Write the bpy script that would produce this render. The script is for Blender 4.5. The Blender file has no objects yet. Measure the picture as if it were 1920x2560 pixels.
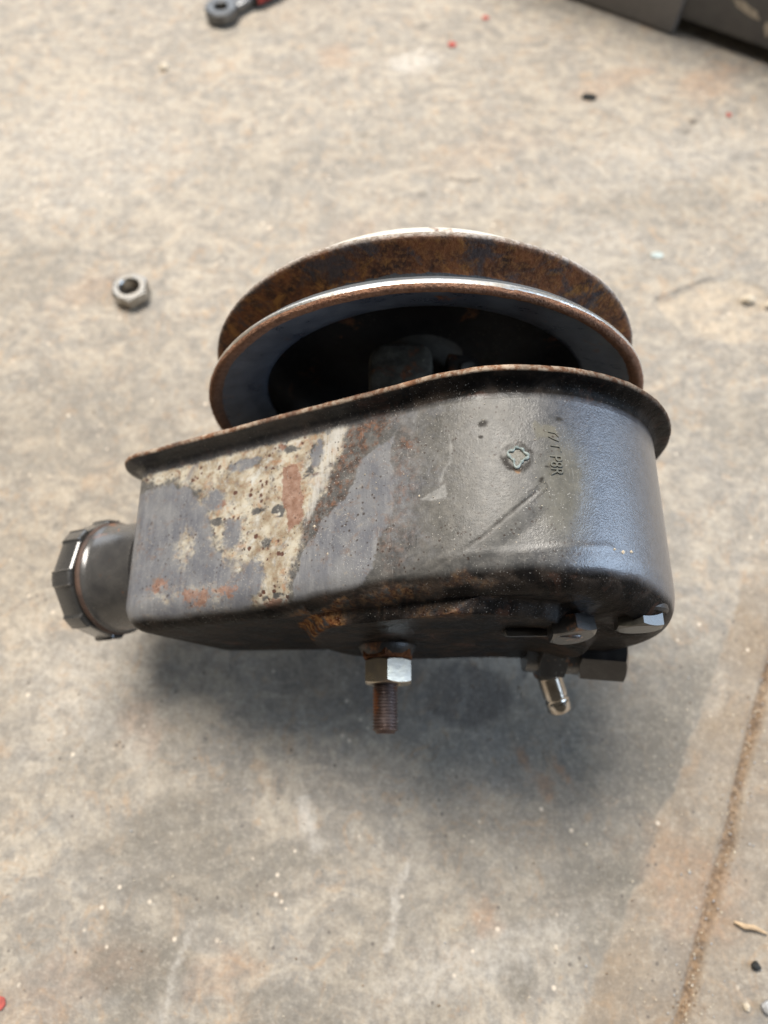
import bpy, bmesh, math, random
import numpy as np
from mathutils import Vector, Matrix

random.seed(7)
rng = np.random.default_rng(11)
scene = bpy.context.scene
col = scene.collection
R_ = math.radians
MM = 0.001

# ------------------------------------------------------------------ camera
cam_d = bpy.data.cameras.new('camera')
cam = bpy.data.objects.new('camera', cam_d)
col.objects.link(cam)
cam.location = (0.0, -0.0255, 0.2865)
cam.rotation_euler = (R_(90 - 65), 0, 0)
cam_d.sensor_fit = 'VERTICAL'
cam_d.sensor_height = 24.0
cam_d.lens = 16.8
cam_d.clip_start = 0.01
cam_d.clip_end = 50
cam_d.dof.use_dof = True
cam_d.dof.focus_distance = 0.180
cam_d.dof.aperture_fstop = 6.2
scene.camera = cam

# ------------------------------------------------------------------ light
world = bpy.data.worlds.new('World')
scene.world = world
world.use_nodes = True
bg = world.node_tree.nodes['Background']
bg.inputs[0].default_value = (1.0, 0.90, 0.76, 1)
bg.inputs[1].default_value = 0.08


def area(name, loc, target, sx, sy, power, color):
    d = bpy.data.lights.new(name, 'AREA')
    d.shape = 'RECTANGLE'
    d.size, d.size_y = sx, sy
    d.energy = power
    d.color = color
    o = bpy.data.objects.new(name, d)
    col.objects.link(o)
    o.location = loc
    v = Vector(target) - Vector(loc)
    o.rotation_euler = v.to_track_quat('-Z', 'Y').to_euler()
    return o


area('garage_door_light', (-0.32, 0.90, 2.05), (0, 0.15, 0), 1.2, 0.7, 90, (1.0, 0.94, 0.865))
area('side_opening_light', (1.30, -0.06, 0.72), (0, 0.08, 0.06), 1.2, 0.8, 17, (0.60, 0.77, 1.0))
area('far_opening_light', (-0.3, 2.2, 0.62), (0, 0.1, 0.08), 2.8, 1.1, 24, (0.82, 0.90, 1.0))

scene.view_settings.view_transform = 'Standard'
scene.view_settings.look = 'None'
scene.view_settings.exposure = 0.0
scene.view_settings.gamma = 1.0
scene.view_settings.use_curve_mapping = False


# ------------------------------------------------------------------ numpy noise
def _hash(ix, iy, iz, seed):
    h = (ix.astype(np.int64) * 374761393 + iy.astype(np.int64) * 668265263 + iz.astype(np.int64) * 2147483647 + seed * 1274126177) & 0xffffffff
    h = ((h ^ (h >> 13)) * 1274126177) & 0xffffffff
    h = ((h ^ (h >> 16)) * 2246822519) & 0xffffffff
    return ((h ^ (h >> 15)) & 0xffffff) / float(0xffffff)


def vnoise(x, y, z=None, seed=0):
    x = np.asarray(x, float); y = np.asarray(y, float)
    z = np.zeros_like(x) if z is None else np.asarray(z, float)
    ix, iy, iz = np.floor(x), np.floor(y), np.floor(z)
    fx, fy, fz = x - ix, y - iy, z - iz
    fx, fy, fz = [t * t * (3 - 2 * t) for t in (fx, fy, fz)]
    r = 0
    for dx in (0, 1):
        for dy in (0, 1):
            for dz in (0, 1):
                w = (fx if dx else 1 - fx) * (fy if dy else 1 - fy) * (fz if dz else 1 - fz)
                r = r + w * _hash(ix + dx, iy + dy, iz + dz, seed)
    return r * 2 - 1


def fbm(x, y, z=None, oct=4, seed=0, rough=0.5):
    a, s, t = 1.0, 0.0, 0.0
    x = np.asarray(x, float); y = np.asarray(y, float)
    z = np.zeros_like(x) if z is None else np.asarray(z, float)
    for k in range(oct):
        s = s + a * vnoise(x * 2 ** k + 17.3 * k, y * 2 ** k - 9.1 * k, z * 2 ** k + 3.7 * k, seed + k)
        t += a
        a *= rough
    return s / t


def sstep(a, b, x):
    t = np.clip((x - a) / (b - a), 0, 1)
    return t * t * (3 - 2 * t)


def poly_sd(px, py, poly):
    """signed distance to a polygon, negative inside"""
    P = np.asarray(poly, float)
    d = np.full(np.shape(px), 1e18)
    inside = np.zeros(np.shape(px), bool)
    for i in range(len(P)):
        a, b = P[i - 1], P[i]
        e = b - a
        wx, wy = px - a[0], py - a[1]
        t = np.clip((wx * e[0] + wy * e[1]) / (e @ e), 0, 1)
        d = np.minimum(d, (wx - e[0] * t) ** 2 + (wy - e[1] * t) ** 2)
        c = (a[1] > py) != (b[1] > py)
        with np.errstate(divide='ignore', invalid='ignore'):
            xi = a[0] + (py - a[1]) / (b[1] - a[1] if b[1] != a[1] else 1e-9) * e[0]
        inside ^= c & (px < xi)
    d = np.sqrt(d)
    return np.where(inside, -d, d)


def line_d(px, py, pts):
    """distance to an open polyline, and signed side"""
    P = np.asarray(pts, float)
    d = np.full(np.shape(px), 1e18); side = np.zeros(np.shape(px)); tt = np.zeros(np.shape(px))
    for i in range(1, len(P)):
        a, b = P[i - 1], P[i]
        e = b - a
        wx, wy = px - a[0], py - a[1]
        t = np.clip((wx * e[0] + wy * e[1]) / (e @ e), 0, 1)
        dd = (wx - e[0] * t) ** 2 + (wy - e[1] * t) ** 2
        m = dd < d
        side = np.where(m, np.sign(e[0] * wy - e[1] * wx), side)
        tt = np.where(m, (i - 1 + t) / (len(P) - 1), tt)
        d = np.where(m, dd, d)
    return np.sqrt(d), side, tt


# ------------------------------------------------------------------ node helper
class NT:
    def __init__(self, name):
        self.mat = bpy.data.materials.new(name)
        self.mat.use_nodes = True
        self.t = self.mat.node_tree
        self.n = self.t.nodes
        self.b = self.n['Principled BSDF']
        self._tc = None

    def set(self, key, v):
        s = self.b.inputs[key]
        if isinstance(v, bpy.types.NodeSocket):
            self.t.links.new(v, s)
        elif isinstance(v, tuple):
            s.default_value = (*v, 1) if len(v) == 3 else v
        else:
            s.default_value = v
        return self

    def obj(self):
        if self._tc is None:
            self._tc = self.n.new('ShaderNodeTexCoord').outputs['Object']
        return self._tc

    def _in(self, node, i, v):
        if isinstance(v, bpy.types.NodeSocket):
            self.t.links.new(v, node.inputs[i])
        elif v is not None:
            s = node.inputs[i]
            if isinstance(v, tuple) and len(v) == 3 and s.type == 'RGBA':
                v = (*v, 1)
            s.default_value = v

    def noise(self, scale, detail=4, rough=0.55, dist=0.0, vec=None, out='Fac'):
        k = self.n.new('ShaderNodeTexNoise')
        self._in(k, 'Vector', vec or self.obj())
        k.inputs['Scale'].default_value = scale
        k.inputs['Detail'].default_value = detail
        k.inputs['Roughness'].default_value = rough
        k.inputs['Distortion'].default_value = dist
        return k.outputs[out]

    def voro(self, scale, feature='F1', vec=None, out='Distance', rand=1.0):
        k = self.n.new('ShaderNodeTexVoronoi')
        k.feature = feature
        self._in(k, 'Vector', vec or self.obj())
        k.inputs['Scale'].default_value = scale
        k.inputs['Randomness'].default_value = rand
        return k.outputs[out]

    def mapping(self, scale=(1, 1, 1), rot=(0, 0, 0), loc=(0, 0, 0)):
        k = self.n.new('ShaderNodeMapping')
        self.t.links.new(self.obj(), k.inputs[0])
        k.inputs['Scale'].default_value = scale
        k.inputs['Rotation'].default_value = rot
        k.inputs['Location'].default_value = loc
        return k.outputs[0]

    def math(self, op, a, b=None, clamp=False):
        k = self.n.new('ShaderNodeMath')
        k.operation = op
        k.use_clamp = clamp
        self._in(k, 0, a)
        if b is not None:
            self._in(k, 1, b)
        return k.outputs[0]

    def rng(self, v, a, b, c=0.0, d=1.0):
        k = self.n.new('ShaderNodeMapRange')
        k.interpolation_type = 'SMOOTHSTEP' if (c, d) in ((0.0, 1.0), (1.0, 0.0)) else 'LINEAR'
        self._in(k, 0, v)
        for i, q in ((1, a), (2, b), (3, c), (4, d)):
            self._in(k, i, q)
        return k.outputs[0]

    def mix(self, fac, a, b, mode='MIX'):
        k = self.n.new('ShaderNodeMix')
        k.data_type = 'RGBA'
        k.blend_type = mode
        self._in(k, 0, fac)
        self._in(k, 6, a)
        self._in(k, 7, b)
        return k.outputs[2]

    def fmix(self, fac, a, b):
        k = self.n.new('ShaderNodeMix')
        k.data_type = 'FLOAT'
        self._in(k, 0, fac)
        self._in(k, 2, a)
        self._in(k, 3, b)
        return k.outputs[0]

    def attr(self, name):
        k = self.n.new('ShaderNodeAttribute')
        k.attribute_name = name
        s = self.n.new('ShaderNodeSeparateColor')
        self.t.links.new(k.outputs['Color'], s.inputs[0])
        return s.outputs[0], s.outputs[1], s.outputs[2], k.outputs['Alpha']

    def bump(self, h, strength=0.5, dist=0.001, prev=None):
        k = self.n.new('ShaderNodeBump')
        k.inputs['Strength'].default_value = strength
        k.inputs['Distance'].default_value = dist
        self._in(k, 'Height', h)
        if prev is not None:
            self.t.links.new(prev, k.inputs['Normal'])
        return k.outputs[0]


# ------------------------------------------------------------------ mesh helpers
def link(name, me, mat=None, parent=None):
    o = bpy.data.objects.new(name, me)
    col.objects.link(o)
    if mat is not None:
        me.materials.append(mat)
    if parent is not None:
        o.parent = parent
    return o


def mesh_np(name, V, Fq, smooth=True):
    """V in millimetres, Fq quads (n,4) and/or list of faces"""
    me = bpy.data.meshes.new(name)
    if isinstance(Fq, np.ndarray):
        V = np.asarray(V, np.float32) * MM
        me.vertices.add(len(V))
        me.vertices.foreach_set('co', V.ravel())
        n = len(Fq)
        me.loops.add(n * 4)
        me.loops.foreach_set('vertex_index', Fq.astype(np.int32).ravel())
        me.polygons.add(n)
        me.polygons.foreach_set('loop_start', np.arange(0, n * 4, 4, dtype=np.int32))
        me.update(calc_edges=True)
    else:
        me.from_pydata([tuple(c * MM for c in v) for v in V], [], Fq)
        me.update()
    me.polygons.foreach_set('use_smooth', [smooth] * len(me.polygons))
    return me


def grid_faces(nu, nv, close_u=False):
    iu = np.arange(nu if close_u else nu - 1)
    iv = np.arange(nv - 1)
    U, Vv = np.meshgrid(iu, iv, indexing='ij')
    U2 = (U + 1) % nu
    return np.stack([U * nv + Vv, U2 * nv + Vv, U2 * nv + Vv + 1, U * nv + Vv + 1], -1).reshape(-1, 4)


def add_attr(me, name, arr4):
    a = me.color_attributes.new(name, 'FLOAT_COLOR', 'POINT')
    a.data.foreach_set('color', np.ascontiguousarray(arr4, np.float32).ravel())


def frame(axis):
    a = Vector(axis).normalized()
    t = Vector((0, 0, 1)) if abs(a.z) < 0.9 else Vector((1, 0, 0))
    u = t.cross(a).normalized()
    return u, a.cross(u), a


def lathe(name, prof, origin, axis, seg=64, rfun=None, smooth_angle=35):
    """prof: list of (r, h) along axis. closed when r==0 ends"""
    u, w, a = frame(axis)
    o = Vector(origin)
    V, F = [], []
    rings = []
    for r, h in prof:
        if r <= 1e-6:
            V.append(tuple(o + a * h)); rings.append([len(V) - 1]); continue
        ring = []
        for k in range(seg):
            p = 2 * math.pi * k / seg
            rr = r if rfun is None else rfun(r, h, p)
            V.append(tuple(o + a * h + (u * math.cos(p) + w * math.sin(p)) * rr))
            ring.append(len(V) - 1)
        rings.append(ring)
    for A, B in zip(rings[:-1], rings[1:]):
        for k in range(seg):
            k2 = (k + 1) % seg
            if len(A) == 1 and len(B) == 1: break
            if len(A) == 1: F.append((A[0], B[k2], B[k]))
            elif len(B) == 1: F.append((A[k], A[k2], B[0]))
            else: F.append((A[k], A[k2], B[k2], B[k]))
    me = mesh_np(name, V, F)
    fix(me, smooth_angle)
    return me


def fix(me, ang=35):
    bm = bmesh.new(); bm.from_mesh(me)
    bmesh.ops.recalc_face_normals(bm, faces=bm.faces)
    for e in bm.edges:
        if len(e.link_faces) == 2 and e.calc_face_angle(0) > R_(ang):
            e.smooth = False
    bm.to_mesh(me); bm.free()


def hex_nut(name, af, h, hole, origin, axis, spin=0.0, cham=0.93, both=True, seg=72):
    """hexagon with coned corners; hole radius 0 = bolt head"""
    u, w, a = frame(axis)
    o = Vector(origin)
    rc = af / 2 * cham
    V, F = [], []
    rings = []
    def ring(fn):
        R = []
        for k in range(seg):
            p = 2 * math.pi * k / seg
            r, z = fn(p)
            q = p + spin
            V.append(tuple(o + a * z + (u * math.cos(q) + w * math.sin(q)) * r)); R.append(len(V) - 1)
        rings.append(R)
    rh = lambda p: af / 2 / math.cos(((p + math.pi / 6) % (math.pi / 3)) - math.pi / 6)
    cz = lambda p: (rh(p) - rc) * 0.5
    if hole: ring(lambda p: (hole, 0.9)); ring(lambda p: (hole * 1.14, 0.0))
    else: ring(lambda p: (0.01, 0.0))
    ring(lambda p: (rc, 0.0))
    ring(lambda p: (rh(p), cz(p) if both else 0.01))
    ring(lambda p: (rh(p), h - cz(p)))
    ring(lambda p: (rc, h))
    if hole: ring(lambda p: (hole * 1.14, h)); ring(lambda p: (hole, h - 0.9)); rings.append(rings[0])
    else: ring(lambda p: (0.01, h))
    for A, B in zip(rings[:-1], rings[1:]):
        for k in range(seg):
            k2 = (k + 1) % seg
            F.append((A[k], A[k2], B[k2], B[k]))
    me = mesh_np(name, V, F)
    fix(me, 22)
    return me


def tube_mesh(name, pts, radii, seg=20, cap=True):
    pts = [Vector(p) for p in pts]
    V, F, rings = [], [], []
    up = Vector((0.3, 0.2, 1)).normalized()
    for i, p in enumerate(pts):
        t = (pts[min(i + 1, len(pts) - 1)] - pts[max(i - 1, 0)]).normalized()
        u = up.cross(t).normalized(); w = t.cross(u)
        R = []
        for k in range(seg):
            a = 2 * math.pi * k / seg
            V.append(tuple(p + (u * math.cos(a) + w * math.sin(a)) * radii[i])); R.append(len(V) - 1)
        rings.append(R)
    for A, B in zip(rings[:-1], rings[1:]):
        for k in range(seg):
            k2 = (k + 1) % seg
            F.append((A[k], A[k2], B[k2], B[k]))
    if cap:
        F.append(tuple(rings[0][::-1])); F.append(tuple(rings[-1]))
    me = mesh_np(name, V, F)
    fix(me, 40)
    return me


def bevel_mesh(me, w, seg=2):
    bm = bmesh.new(); bm.from_mesh(me)
    es = [e for e in bm.edges if len(e.link_faces) == 2 and e.calc_face_angle(0) > R_(30)]
    bmesh.ops.bevel(bm, geom=es, offset=w * MM, segments=seg, affect='EDGES', profile=0.5)
    bmesh.ops.recalc_face_normals(bm, faces=bm.faces)
    bm.to_mesh(me); bm.free()
    me.polygons.foreach_set('use_smooth', [True] * len(me.polygons))
    fix(me, 40)


def prism(name, outline, z0, z1, bevel=0.0, xf=None):
    """vertical prism from an (x, y) outline"""
    n = len(outline)
    V = [(x, y, z0) for x, y in outline] + [(x, y, z1) for x, y in outline]
    F = [tuple(range(n))[::-1], tuple(range(n, 2 * n))] + [(k, (k + 1) % n, n + (k + 1) % n, n + k) for k in range(n)]
    if xf: V = [tuple(xf(Vector(v))) for v in V]
    me = mesh_np(name, V, F, smooth=False)
    if bevel: bevel_mesh(me, bevel)
    else: fix(me, 30)
    return me


def thing(o, label, cat, group=None):
    o['label'] = label
    o['category'] = cat
    if group: o['group'] = group
    return o


# ================================================================== MATERIALS
def mat_concrete():
    m = NT('worn_concrete')
    tan, film, dirt, stain = m.attr('floorA')
    pale, rust, chipm, dark = m.attr('floorB')
    big = m.noise(9, 5, 0.6, 0.6)
    mid = m.noise(38, 6, 0.62, 0.4)
    fine = m.noise(260, 5, 0.65)
    grain = m.noise(1500, 3, 0.6)
    base = m.mix(m.rng(big, 0.35, 0.66), (0.335, 0.297, 0.245), (0.43, 0.375, 0.30))
    base = m.mix(m.rng(mid, 0.40, 0.68, 0.0, 0.7), base, (0.33, 0.315, 0.29))
    sm = m.noise(120, 6, 0.7, 0.6, vec=m.mapping(loc=(1.5, 2.5, 0)))
    base = m.mix(m.rng(sm, 0.36, 0.50, 0.8, 0.0), base, (0.24, 0.22, 0.195))
    base = m.mix(m.rng(sm, 0.52, 0.66, 0.0, 0.6), base, (0.50, 0.45, 0.375))
    peach = m.rng(m.noise(60, 7, 0.72, 0.8, vec=m.mapping(loc=(3, 1, 0))), 0.54, 0.70)
    base = m.mix(m.math('MULTIPLY', peach, 0.65), base, (0.50, 0.37, 0.255))
    smear = m.noise(34, 7, 0.68, 2.2, vec=m.mapping(loc=(6, 2, 0), scale=(1, 1.5, 1), rot=(0, 0, 0.6)))
    base = m.mix(m.rng(smear, 0.50, 0.62, 0.0, 0.75), base, (0.52, 0.455, 0.365))
    base = m.mix(m.rng(smear, 0.36, 0.48, 0.7, 0.0), base, (0.255, 0.235, 0.205))
    smear2 = m.noise(75, 7, 0.7, 1.6, vec=m.mapping(loc=(1, 9, 0), scale=(1.4, 1, 1), rot=(0, 0, -0.4)))
    base = m.mix(m.rng(smear2, 0.55, 0.66, 0.0, 0.6), base, (0.47, 0.33, 0.21))
    base = m.mix(m.rng(smear2, 0.34, 0.44, 0.5, 0.0), base, (0.27, 0.265, 0.25))
    scr = m.noise(90, 4, 0.7, 0.2, vec=m.mapping(scale=(1, 9, 1), rot=(0, 0, 0.5)))
    base = m.mix(m.rng(scr, 0.60, 0.70, 0.0, 0.35), base, (0.52, 0.48, 0.42))
    scr2 = m.noise(60, 4, 0.7, 0.2, vec=m.mapping(scale=(10, 1, 1), rot=(0, 0, -0.35), loc=(2, 2, 0)))
    base = m.mix(m.rng(scr2, 0.61, 0.70, 0.0, 0.4), base, (0.20, 0.185, 0.165))
    # explicit areas
    base = m.mix(m.math('MULTIPLY', tan, m.rng(mid, 0.2, 0.7, 0.35, 1.0)), base, (0.27, 0.20, 0.13))
    base = m.mix(m.math('MULTIPLY', film, m.rng(fine, 0.25, 0.75, 1.0, 0.65)), base, (0.155, 0.14, 0.112))  # grey film; its colour also carries olive shadow tone and dimmer near floor
    base = m.mix(m.math('MULTIPLY', rust, m.rng(fine, 0.35, 0.65, 0.3, 0.9)), base, (0.42, 0.23, 0.12))
    base = m.mix(m.math('MULTIPLY', pale, m.rng(fine, 0.3, 0.6, 0.2, 0.85)), base, (0.62, 0.58, 0.52))
    base = m.mix(m.math('MULTIPLY', chipm, m.rng(fine, 0.3, 0.65, 0.35, 0.95)), base, (0.60, 0.49, 0.36))
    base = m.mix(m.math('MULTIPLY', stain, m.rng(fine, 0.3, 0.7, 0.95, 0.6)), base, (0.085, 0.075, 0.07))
    dcol = m.mix(m.rng(m.noise(420, 4, 0.7), 0.35, 0.65), (0.10, 0.055, 0.026), (0.33, 0.215, 0.12))
    base = m.mix(dirt, base, dcol)
    base = m.mix(m.math('MULTIPLY', dark, 0.9), base, (0.04, 0.035, 0.03))
    # fine grain and specks
    base = m.mix(m.rng(fine, 0.30, 0.72, 0.32, 0.0), base, (0.14, 0.12, 0.10))
    base = m.mix(m.rng(grain, 0.55, 0.8, 0.0, 0.22), base, (0.66, 0.60, 0.52))
    fine2 = m.noise(640, 5, 0.7)
    base = m.mix(m.rng(fine2, 0.34, 0.50, 0.32, 0.0), base, (0.15, 0.13, 0.11))
    base = m.mix(m.rng(fine2, 0.54, 0.70, 0.0, 0.3), base, (0.62, 0.56, 0.47))
    sp = m.voro(210)
    spm = m.math('MULTIPLY', m.rng(sp, 0.10, 0.17, 1.0, 0.0), m.rng(m.noise(60, 3), 0.52, 0.60))
    base = m.mix(m.math('MULTIPLY', spm, 0.7), base, (0.10, 0.085, 0.075))
    sp2 = m.voro(160, vec=m.mapping(loc=(0.4, 0.2, 0)))
    spm2 = m.math('MULTIPLY', m.rng(sp2, 0.09, 0.16, 1.0, 0.0), m.rng(m.noise(45, 3, vec=m.mapping(loc=(5, 5, 0))), 0.5, 0.6))
    base = m.mix(m.math('MULTIPLY', spm2, 0.8), base, (0.72, 0.62, 0.50))
    m.set('Base Color', base)
    m.set('Roughness', m.fmix(film, m.rng(mid, 0.3, 0.7, 0.62, 0.85), 0.5))
    h = m.math('ADD', m.math('MULTIPLY', fine, 0.6), m.math('MULTIPLY', grain, 0.35))
    h = m.math('ADD', h, m.math('MULTIPLY', mid, 0.9))
    m.set('Normal', m.bump(h, 0.55, 0.0011))
    m.set('Specular IOR Level', 0.35)
    return m.mat


def rust_color(m, sc=1.0):
    n1 = m.noise(150 * sc, 6, 0.65, 0.5)
    n2 = m.noise(700 * sc, 4, 0.6)
    c = m.mix(m.rng(n1, 0.35, 0.65), (0.060, 0.032, 0.022), (0.25, 0.092, 0.036))
    c = m.mix(m.math('MULTIPLY', m.rng(n2, 0.45, 0.68), 0.7), c, (0.34, 0.15, 0.055))
    return c, n1, n2


def mat_reservoir():
    m = NT('worn_black_paint')
    cream, pink, brown, grey = m.attr('wearA')
    olive, orange, gloss, scuff = m.attr('wearB')
    grease, rimm, groove_d, streak = m.attr('wearC')
    n_mid = m.noise(120, 6, 0.62, 0.4)
    rag = m.math('MULTIPLY', m.math('SUBTRACT', m.noise(330, 6, 0.75, 0.3), 0.5), 2.1)
    cream = m.math('MULTIPLY', m.rng(m.math('ADD', cream, rag), 0.22, 0.86), m.rng(n_mid, 0.3, 0.6, 0.8, 1.0))
    grey = m.rng(m.math('ADD', grey, m.math('MULTIPLY', rag, 0.5)), 0.25, 0.75)
    pink = m.math('MULTIPLY', m.rng(m.math('ADD', pink, m.math('MULTIPLY', rag, 0.9)), 0.36, 0.62), 0.9)
    n_f = m.noise(520, 5, 0.6)
    n_g = m.noise(1900, 3, 0.6)
    # dusty black paint
    base = m.mix(m.rng(n_mid, 0.3, 0.7), (0.058, 0.058, 0.058), (0.108, 0.105, 0.10))
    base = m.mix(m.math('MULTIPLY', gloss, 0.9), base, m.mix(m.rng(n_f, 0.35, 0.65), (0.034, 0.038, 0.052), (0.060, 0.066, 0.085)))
    bl = m.mix(m.rng(n_mid, 0.35, 0.65), (0.125, 0.130, 0.148), (0.19, 0.193, 0.20))
    sw = m.rng(m.noise(150, 5, 0.65, vec=m.mapping(scale=(4.5, 0.8, 1), rot=(0, 0, -0.45))), 0.46, 0.66)
    bl = m.mix(m.math('MULTIPLY', sw, 0.28), bl, (0.30, 0.30, 0.305))
    bl = m.mix(m.rng(m.noise(270, 6, 0.72, 0.4, vec=m.mapping(loc=(6, 3, 2))), 0.55, 0.70, 0.0, 0.8), bl, (0.17, 0.115, 0.085))
    bl = m.mix(m.rng(m.noise(420, 5, 0.7, vec=m.mapping(loc=(1, 3, 9))), 0.60, 0.72, 0.0, 0.6), bl, (0.33, 0.28, 0.22))
    base = m.mix(m.math('MULTIPLY', m.rng(n_f, 0.45, 0.70, 0.0, 0.5), m.math('SUBTRACT', 1.0, gloss)), base, (0.20, 0.19, 0.175))
    base = m.mix(grey, base, bl)
    base = m.mix(m.math('MULTIPLY', olive, m.rng(n_f, 0.2, 0.8, 0.45, 0.85)), base, (0.135, 0.125, 0.092))
    base = m.mix(m.math('MULTIPLY', scuff, m.rng(n_f, 0.3, 0.7, 0.2, 0.75)), base, (0.36, 0.36, 0.35))
    # bare cream primer, blotchy
    cr = m.mix(m.rng(n_mid, 0.36, 0.62), (0.30, 0.24, 0.16), (0.47, 0.43, 0.34))
    cr = m.mix(m.rng(n_f, 0.5, 0.72, 0.0, 0.75), cr, (0.52, 0.50, 0.45))
    cr = m.mix(m.rng(n_f, 0.30, 0.46, 0.8, 0.0), cr, (0.20, 0.11, 0.06))
    cr = m.mix(m.rng(m.noise(210, 6, 0.7, 0.5, vec=m.mapping(loc=(3, 8, 2))), 0.54, 0.66, 0.0, 0.75), cr, (0.37, 0.20, 0.105))
    cr = m.mix(m.rng(m.noise(180, 6, 0.7, 0.5, vec=m.mapping(loc=(5, 1, 7))), 0.56, 0.66, 0.0, 0.7), cr, (0.54, 0.55, 0.52))
    cr = m.mix(m.rng(m.noise(160, 6, 0.72, 0.5, vec=m.mapping(loc=(9, 4, 4))), 0.52, 0.66, 0.0, 0.75), cr, (0.17, 0.175, 0.185))
    pit = m.voro(430)
    pitm = m.math('MULTIPLY', m.rng(m.math('ADD', pit, m.math('MULTIPLY', m.math('SUBTRACT', m.noise(300, 4, 0.7), 0.5), 1.1)), 0.14, 0.32, 1.0, 0.0), m.rng(m.noise(100, 3), 0.46, 0.55))
    cr = m.mix(pitm, cr, (0.09, 0.035, 0.02))
    base = m.mix(cream, base, cr)
    pk = m.mix(m.rng(n_f, 0.35, 0.65), (0.19, 0.098, 0.066), (0.28, 0.165, 0.12))
    base = m.mix(pink, base, pk)
    # brown scabs and rust grains
    br = m.mix(m.rng(n_f, 0.4, 0.62), (0.045, 0.026, 0.018), (0.17, 0.080, 0.045))
    base = m.mix(m.math('MULTIPLY', brown, m.rng(m.noise(430, 5, 0.75), 0.44, 0.60, 0.0, 0.9)), base, br)
    og = m.mix(m.rng(n_f, 0.38, 0.62), (0.13, 0.045, 0.018), (0.42, 0.22, 0.085))
    base = m.mix(m.math('MULTIPLY', orange, m.rng(m.noise(300, 5, 0.7), 0.34, 0.56)), base, og)
    # greasy front end, flange rim rust with its lit tan put into the colour, dirt in the crease
    gr = m.mix(m.rng(n_mid, 0.42, 0.66), (0.010, 0.009, 0.0085), (0.042, 0.033, 0.027))
    gr = m.mix(m.rng(m.noise(95, 6, 0.7, 0.6, vec=m.mapping(loc=(4, 7, 3))), 0.56, 0.66, 0.0, 0.6), gr, (0.085, 0.045, 0.032))
    base = m.mix(m.math('MULTIPLY', grease, m.math('SUBTRACT', 1.0, m.math('MAXIMUM', m.math('MULTIPLY', orange, 0.9), scuff))), base, gr)
    stw = m.rng(m.noise(260, 5, 0.7, vec=m.mapping(scale=(6, 0.5, 1), rot=(0, 0, 0.5))), 0.4, 0.62, 0.1, 0.9)
    base = m.mix(m.math('MULTIPLY', streak, stw), base, (0.46, 0.45, 0.42))
    rc = m.mix(m.rng(n_f, 0.40, 0.60), (0.25, 0.13, 0.075), (0.52, 0.41, 0.31))
    rc = m.mix(m.rng(n_mid, 0.50, 0.66, 0.0, 0.8), rc, (0.10, 0.055, 0.04))
    base = m.mix(rimm, base, rc)
    base = m.mix(groove_d, base, (0.022, 0.019, 0.016))
    hs = m.noise(420, 4, 0.7, 0.15, vec=m.mapping(scale=(7, 0.45, 1), rot=(0, 0, -0.5)))
    base = m.mix(m.math('MULTIPLY', m.rng(hs, 0.62, 0.70, 0.0, 0.5), m.math('SUBTRACT', 1.0, m.math('MAXIMUM', gloss, grease))), base, (0.32, 0.315, 0.30))
    # loose dark grit everywhere; bright dots put specular sparkle into the colour
    v1 = m.voro(720)
    k1 = m.math('MULTIPLY', m.rng(m.math('ADD', v1, m.math('MULTIPLY', m.math('SUBTRACT', m.noise(500, 4, 0.7), 0.5), 0.9)), 0.10, 0.24, 1.0, 0.0), m.rng(m.noise(70, 3, vec=m.mapping(loc=(2, 0, 5))), 0.40, 0.56))
    base = m.mix(m.math('MULTIPLY', k1, 0.8), base, (0.035, 0.022, 0.016))
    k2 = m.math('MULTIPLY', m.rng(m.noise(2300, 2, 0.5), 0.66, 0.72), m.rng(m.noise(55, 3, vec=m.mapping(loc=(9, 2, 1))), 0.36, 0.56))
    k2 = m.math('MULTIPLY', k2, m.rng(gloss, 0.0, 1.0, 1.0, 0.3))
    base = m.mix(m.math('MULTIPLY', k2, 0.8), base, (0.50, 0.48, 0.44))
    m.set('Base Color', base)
    ro = m.rng(n_mid, 0.3, 0.7, 0.36, 0.52)
    ro = m.fmix(grey, ro, 0.50)
    ro = m.fmix(gloss, ro, 0.30)
    ro = m.fmix(grease, ro, m.rng(n_mid, 0.35, 0.65, 0.3, 0.5))
    m.set('Coat Weight', m.math('MULTIPLY', m.math('MAXIMUM', gloss, m.math('MULTIPLY', grey, 0.25)), m.math('SUBTRACT', 1.0, grease)))
    m.set('Coat Roughness', 0.30)
    m.set('Coat IOR', 1.85)
    ro = m.fmix(m.math('MAXIMUM', cream, m.math('MAXIMUM', pink, m.math('MAXIMUM', rimm, m.math('MAXIMUM', brown, orange)))), ro, 0.78)
    m.set('Roughness', ro)
    h = m.math('ADD', m.math('MULTIPLY', m.noise(1500, 3, 0.6), 0.8), m.math('MULTIPLY', n_g, 0.25))
    h = m.math('SUBTRACT', h, m.math('MULTIPLY', m.math('MULTIPLY', pitm, cream), 1.6))
    h = m.math('SUBTRACT', h, m.math('MULTIPLY', cream, 0.9))
    h = m.math('ADD', h, m.math('MULTIPLY', m.math('ADD', brown, orange), m.math('MULTIPLY', n_f, 1.8)))
    h = m.math('ADD', h, m.math('MULTIPLY', k2, 0.9))
    h = m.math('ADD', h, m.math('MULTIPLY', grease, m.math('MULTIPLY', m.noise(190, 4, 0.6, 0.4), 7.0)))
    h = m.math('ADD', h, m.math('MULTIPLY', gloss, m.math('MULTIPLY', m.noise(2100, 4, 0.65), 1.2)))
    nb = m.bump(h, 0.40, 0.00024)
    m.set('Normal', nb)
    m.set('Coat Normal', nb)
    m.set('Specular IOR Level', m.fmix(m.math('MAXIMUM', grease, groove_d), m.fmix(gloss, 0.38, 0.6), 0.05))
    return m.mat


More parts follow.
